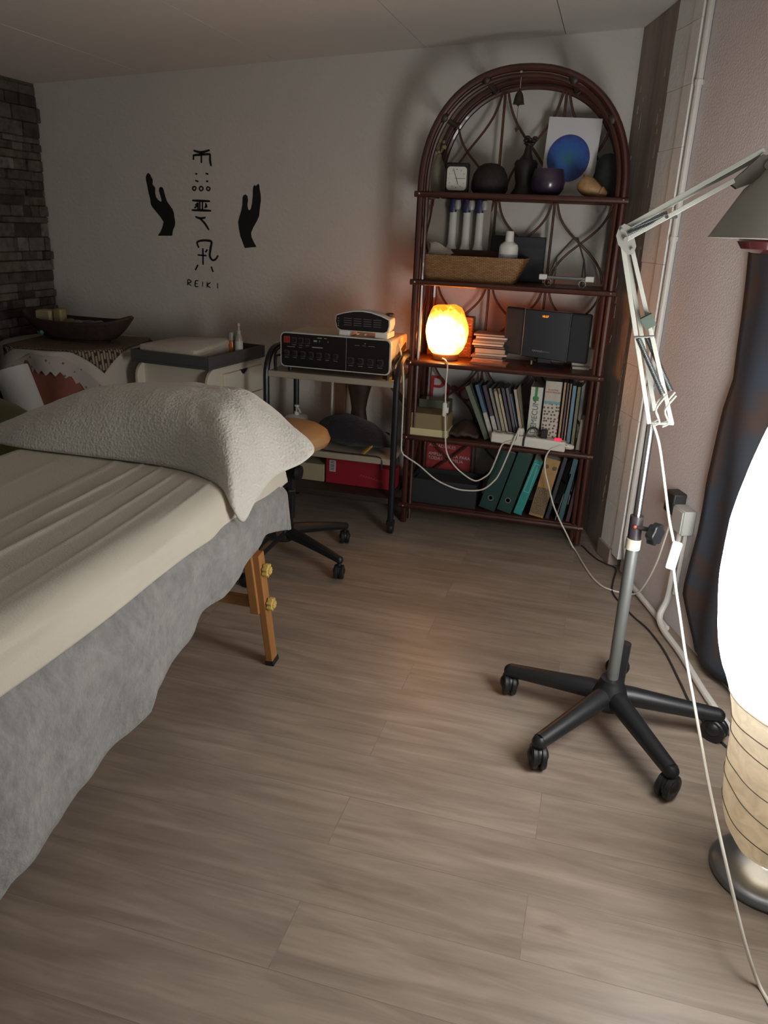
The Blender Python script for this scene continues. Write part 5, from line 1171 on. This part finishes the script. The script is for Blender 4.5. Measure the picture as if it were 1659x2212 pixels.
MB().ball(LB+Vector((-.006,-.006,.63)), .0045, 8, (1,.4,1)).build('red_dot', pmat('dot_red', 'c04a30', .4), ls)
Y = 2.08
# lower bracket and arms
m = MB(); m.tube([(.136, Y, .903), (.200, Y, .908)], .004, 8); m.build('pivot_pin', M_arm, ls)
m = MB()
for dx, dy in ((.0, .02), (.022, .02)): m.tube(catmull([(.150+dx, Y+dy, .903), (.163+dx, Y+dy, .915), (.150+dx, Y+dy, .945), (.170+dx, Y+dy, .985)], 4), .0026, 6)
for dx in (0, .022):
    m.tube(catmull([(.150+dx, Y-.026, .903), (.163+dx, Y-.026, .915), (.150+dx, Y-.026, .945), (.170+dx, Y-.026, .985)], 4), .0026, 6)
m.build('lower_bracket', M_arm, ls, smooth=30)
E_ = [(.010, 1.345), (.034, 1.325)]
for x0, z0, x1, z1, dy in ((.140,.905,.012,1.338,-.014), (.150,.935,.020,1.338,.014), (.196,.907,.038,1.322,.0)):
    m = MB(); m.bar((x0, Y+dy, z0), (x1, Y+dy, z1), .0105, .0105, (0,1,0)); m.build('lower_arm', M_arm, ls, smooth=0, bevel=.001)
m = MB(); m.tube([(.074, Y-.02, 1.118), (.118, Y-.02, 1.124)], .0028, 8); m.build('spring_pin', M_steel, ls)
for (x0, z0), (x1, z1), dy in (((.082, 1.116), (.160, .985), -.018), ((.102, 1.118), (.180, .990), .012)):
    m = MB(); p, q = Vector((x0, Y+dy, z0)), Vector((x1, Y+dy, z1)); d = (q-p); L = d.length; d.normalize(); a_ = d.cross(Vector((0,1,0))).normalized(); b_ = Vector((0,1,0))
    N_ = 46; pts = [p+d*(L*i/(N_*8))+(a_*math.cos(i*2*PI/8)+b_*math.sin(i*2*PI/8))*.0055 for i in range(N_*8+1)]
    m.tube(pts, .0016, 5); m.build('spring', pmat('spring_grey', '6f7474', .35, metal=.8), ls, smooth=180)
m = MB(); m.bar((.088, Y-.01, 1.15), (.112, Y-.01, 1.165), .03, .035, (0,1,0)); m.build('arm_sticker', pmat('sticker_green', '49564c', .5), ls, smooth=0)
# elbow plates
m = MB()
for dy in (-.020, .018): m.prism([(.000,1.372), (.012,1.380), (.030,1.372), (.046,1.330), (.042,1.312), (.028,1.310), (.004,1.332), (-.004,1.352)], (0, Y+dy, 0), (1,0,0), (0,0,1), (0,.0022,0))
m.tube([(.008, Y-.026, 1.365), (.008, Y+.026, 1.365)], .004, 8); m.tube([(.038, Y-.026, 1.322), (.038, Y+.026, 1.322)], .004, 8); m.tube([(.020, Y-.03, 1.345), (.020, Y+.026, 1.345)], .006, 8)
m.build('elbow_plate', pmat('elbow_grey', 'a3a29a', .4, metal=.4), ls, smooth=30)
# upper arms
for x0, z0, x1, z1, dy in ((.010,1.338,.236,1.480,-.014), (.012,1.366,.285,1.532,.012), (.016,1.372,.288,1.545,-.004)):
    m = MB(); m.bar((x0, Y+dy, z0), (x1, Y+dy-.02, z1), .0105, .0105, (0,1,0)); m.build('upper_arm', M_arm, ls, smooth=0, bevel=.001)
for dz, dy in ((0, -.02), (.009, .014)):
    m = MB(); p, q = Vector((.022, Y+dy, 1.358+dz)), Vector((.106, Y+dy, 1.398+dz)); d = (q-p); L = d.length; d.normalize(); a_ = d.cross(Vector((0,1,0))).normalized(); b_ = Vector((0,1,0))
    pts = [p+d*(L*i/240)+(a_*math.cos(i*2*PI/8)+b_*math.sin(i*2*PI/8))*.0045 for i in range(241)]
    m.tube(pts, .0015, 5); m.build('spring', pmat('spring_grey', '6f7474', .35, metal=.8), ls, smooth=180)
m = MB(); m.tube([(.104, Y-.03, 1.398), (.128, Y+.02, 1.400)], .004, 8); m.build('spring_pin', M_steel, ls)
m = MB()
for dy in (-.034, -.002): m.prism([(.228,1.474), (.285,1.535), (.300,1.530), (.312,1.505), (.300,1.485), (.245,1.463)], (0, Y+dy, 0), (1,0,0), (0,0,1), (0,.0022,0))
m.tube([(.300, Y-.04, 1.512), (.302, Y+.01, 1.512)], .009, 10); m.bar((.300, Y-.018, 1.512), (.322, Y-.018, 1.470), .02, .02, (0,1,0)); m.tube([(.295, Y-.018, 1.525), (.36, Y-.018, 1.60)], .005, 8)
m.build('head_joint', pmat('joint_dark', '68655b', .45, metal=.3), ls, smooth=30)
# shade: widening cone; bulb below
SC = Vector((.332, Y-.02, 0))
M = Matrix.Translation((SC.x, SC.y, 1.355)) @ Matrix.Rotation(math.radians(0), 4, 'Y')
m = MB(); m.lathe([(.130,0), (.128,.002), (.070,.105), (.045,.130), (.035,.150), (.0,.152)], (SC.x, SC.y, 1.358), 40)
bmesh.ops.delete(m.b, geom=[f for f in m.b.faces if len(f.verts) > 10 and f.calc_center_median().z < 1.36], context='FACES_ONLY')
m.build('cone_shade', pmat('shade_grey', '8c8981', .5), ls, smooth=30, solid=.002)
m = MB(); m.lathe([(0,1.326), (.03,1.328), (.055,1.336), (.066,1.352), (.060,1.38), (.035,1.43), (.025,1.45), (0,1.455)], (SC.x, SC.y, 0), 30); m.build('red_bulb', pmat('bulb_red', '381416', .18, coat=.6), ls)
# lead of this lamp: inline switch, over the paper lamp's foot and along the floor
ld = thing('lamp_lead', 'white lead with inline switch hanging from the articulated lamp to the floor at right', 'cord', (.236, 1.95, .6))
pts = [(.146, 2.07, .906), (.152, 2.065, .9), (.170, 2.05, .86), (.189, 2.02, .794), (.217, 1.97, .69), (.236, 1.95, .632), (.243, 1.93, .578), (.258, 1.915, .52), (.275, 1.9, .462), (.300, 1.86, .385), (.328, 1.8, .305), (.340, 1.70, .275), (.347, 1.62, .275), (.352, 1.50, .283), (.357, 1.36, .255)]
pts = [(.146, 2.07, .906), (.152, 2.065, .9), (.170, 2.05, .86), (.189, 2.02, .794), (.217, 1.97, .69), (.236, 1.95, .632), (.243, 1.93, .578), (.258, 1.915, .52), (.275, 1.9, .462)]
LEAD_TAIL = [(.3, 1.846, .375), (.325, 1.78, .30), (.338, 1.68, .262), (.348, 1.56, .235), (.368, 1.42, .19)]
MB().tube(catmull(pts+LEAD_TAIL+[(.405, 1.33, .10), (.43, 1.29, .045), (.452, 1.27, .006), (.47, 1.22, .004), (.52, 1.05, .004)], 6), .0036, 8).build('cable', M_cord, ld)
m = MB(); m.box(-.0125, .0125, -.009, .009, -.036, .036, Matrix.Translation((.2395, 1.94, .605)) @ Matrix.Rotation(.16, 4, 'Y') @ Matrix.Rotation(-.3, 4, 'X')); sw = m.build('inline_switch', M_white, ld, smooth=30, bevel=.005)

# ================================================================ PAPER FLOOR LAMP
PCN = Vector((.511, 1.583, 0))
fl = thing('paper_lamp', 'tall lit white paper floor lamp on a round grey metal foot', 'floor lamp', PCN)
m = MB(); m.lathe([(0,0), (.112,0), (.119,.003), (.120,.010), (.114,.019), (.095,.026), (.05,.030), (0,.031)], PCN, 56); m.build('foot', pmat('foot_grey', '86888a', .35, metal=.75), fl, smooth=60)
m = MB(); m.cyl(PCN+Vector((0,0,.03)), PCN+Vector((0,0,1.18)), .006, 12); m.lathe([(0,.03), (.016,.03), (.014,.036), (0,.037)], PCN, 20); m.build('pole', M_chrome, fl)
PR = [(.072,.050),(.082,.080),(.112,.100),(.15,.114),(.188,.122),(.235,.127),(.286,.130),(.335,.135),(.379,.139),(.42,.146),(.457,.155),(.49,.168),(.519,.183),(.56,.196),(.603,.205),(.655,.212),(.707,.217),(.77,.220),(.827,.220),(.88,.214),(.934,.206),(.97,.198),(1.01,.189),(1.06,.172),(1.10,.150),(1.13,.11),(1.145,.06),(1.148,.01)]
CUT = .462
def shade_pt(z, a, g=0.):
    r = interp(PR, z); k = noise.noise((math.cos(a)*2.2, math.sin(a)*2.2, z*9))
    return PCN+Vector(((r+g+.004*k)*math.cos(a), (r+g+.004*k)*math.sin(a), z+.0))
def paper_mat(name, col):
    N = NT(name); tc = N.n('ShaderNodeTexCoord'); nz = N.n('ShaderNodeTexNoise', i_Scale=16., i_Detail=6., i_Distortion=2.); N.l(tc.outputs['Object'], nz.inputs['Vector'])
    r = N.n('ShaderNodeValToRGB'); N.l(nz.outputs[0], r.inputs[0]); r.color_ramp.elements[0].position = .35; r.color_ramp.elements[0].color = tuple(x*.82 for x in lin(col)[:3])+(1,); r.color_ramp.elements[1].position = .6; r.color_ramp.elements[1].color = lin(col)
    df = N.n('ShaderNodeBsdfDiffuse'); tr_ = N.n('ShaderNodeBsdfTranslucent'); mx = N.n('ShaderNodeMixShader'); mx.inputs[0].default_value = .10
    N.l(r.outputs[0], df.inputs[0]); N.l(r.outputs[0], tr_.inputs[0]); N.l(df.outputs[0], mx.inputs[1]); N.l(tr_.outputs[0], mx.inputs[2])
    b = N.n('ShaderNodeBump', i_Strength=.35, i_Distance=.008); N.l(nz.outputs[0], b.inputs['Height']); N.l(b.outputs[0], df.inputs['Normal'])
    N.l(mx.outputs[0], N.out.inputs[0]); return N.m
MB().grid(72, 26, lambda u, v: shade_pt(lerp(.072, CUT, v), u*2*PI), wrap=True).build('lower_shade', paper_mat('rice_paper', 'ddd0b8'), fl, smooth=180)
LAMP = 18
MB().grid(72, 40, lambda u, v: shade_pt(lerp(CUT, 1.148, v), u*2*PI), wrap=True).build('lit_shade', emat('lit_paper', (1., .995, .985), LAMP), fl, smooth=180)
rs = random.Random(10)
for k in range(6):
    z0 = .15+.055*k; tilt = .05*(1 if k % 2 else .7); ph = 2.6+.3*k
    MB().tube([shade_pt(min(CUT-.004, z0+tilt*math.cos(2*PI*i/60-ph)), 2*PI*i/60, .0012) for i in range(60)], .0011, 5, True).build('wire_ring', pmat('wire_brown', '6b5f50', .5), fl)
def point(name, loc, power, col, r):
    L = bpy.data.lights.new(name, 'POINT'); L.energy = power; L.color = col; L.shadow_soft_size = r
    o = bpy.data.objects.new(name, L); COL.objects.link(o); o.location = loc; return o
o = point('paper_lamp_bulb', (PCN.x, PCN.y, .60), .5, (1, .86, .66), .03); 

# ================================================================ WORLD, CAMERA
W = bpy.data.worlds.new('room_fill'); S.world = W; W.use_nodes = True
W.node_tree.nodes['Background'].inputs[0].default_value = (1., .99, .96, 1); W.node_tree.nodes['Background'].inputs[1].default_value = .19
cam = bpy.data.cameras.new('camera'); co = bpy.data.objects.new('camera', cam); COL.objects.link(co)
cam.sensor_fit = 'HORIZONTAL'; cam.sensor_width = 36; cam.lens = 36*1685/1659; cam.clip_start = .02
d = Vector((627-829.5, 5709-1106, 1685)).normalized()
r = -Vector((-5880-829.5, 186-1106, 1685)); r = (r-d*r.dot(d)).normalized()
Zc = -d; Yc = Zc.cross(r)
Rm = Matrix((r, Yc, Zc))                       # camera (x right, y down, z forward) -> world
cx_, cy_, cz_ = Rm.col[0], Rm.col[1], Rm.col[2]
M4 = Matrix((cx_, -cy_, -cz_)).transposed().to_4x4(); M4.translation = (0, 0, 1.35)
co.matrix_world = M4; S.camera = co
v = S.view_settings; v.view_transform = 'Standard'; v.look = 'None'; v.exposure = 0; v.gamma = 1; v.use_curve_mapping = False
S.cycles.use_denoising = True
S.cycles.use_adaptive_sampling = True; S.cycles.adaptive_threshold = .1; S.cycles.adaptive_min_samples = 24; S.cycles.max_bounces = 6; S.cycles.diffuse_bounces = 3; S.cycles.glossy_bounces = 3; S.cycles.sample_clamp_indirect = 6
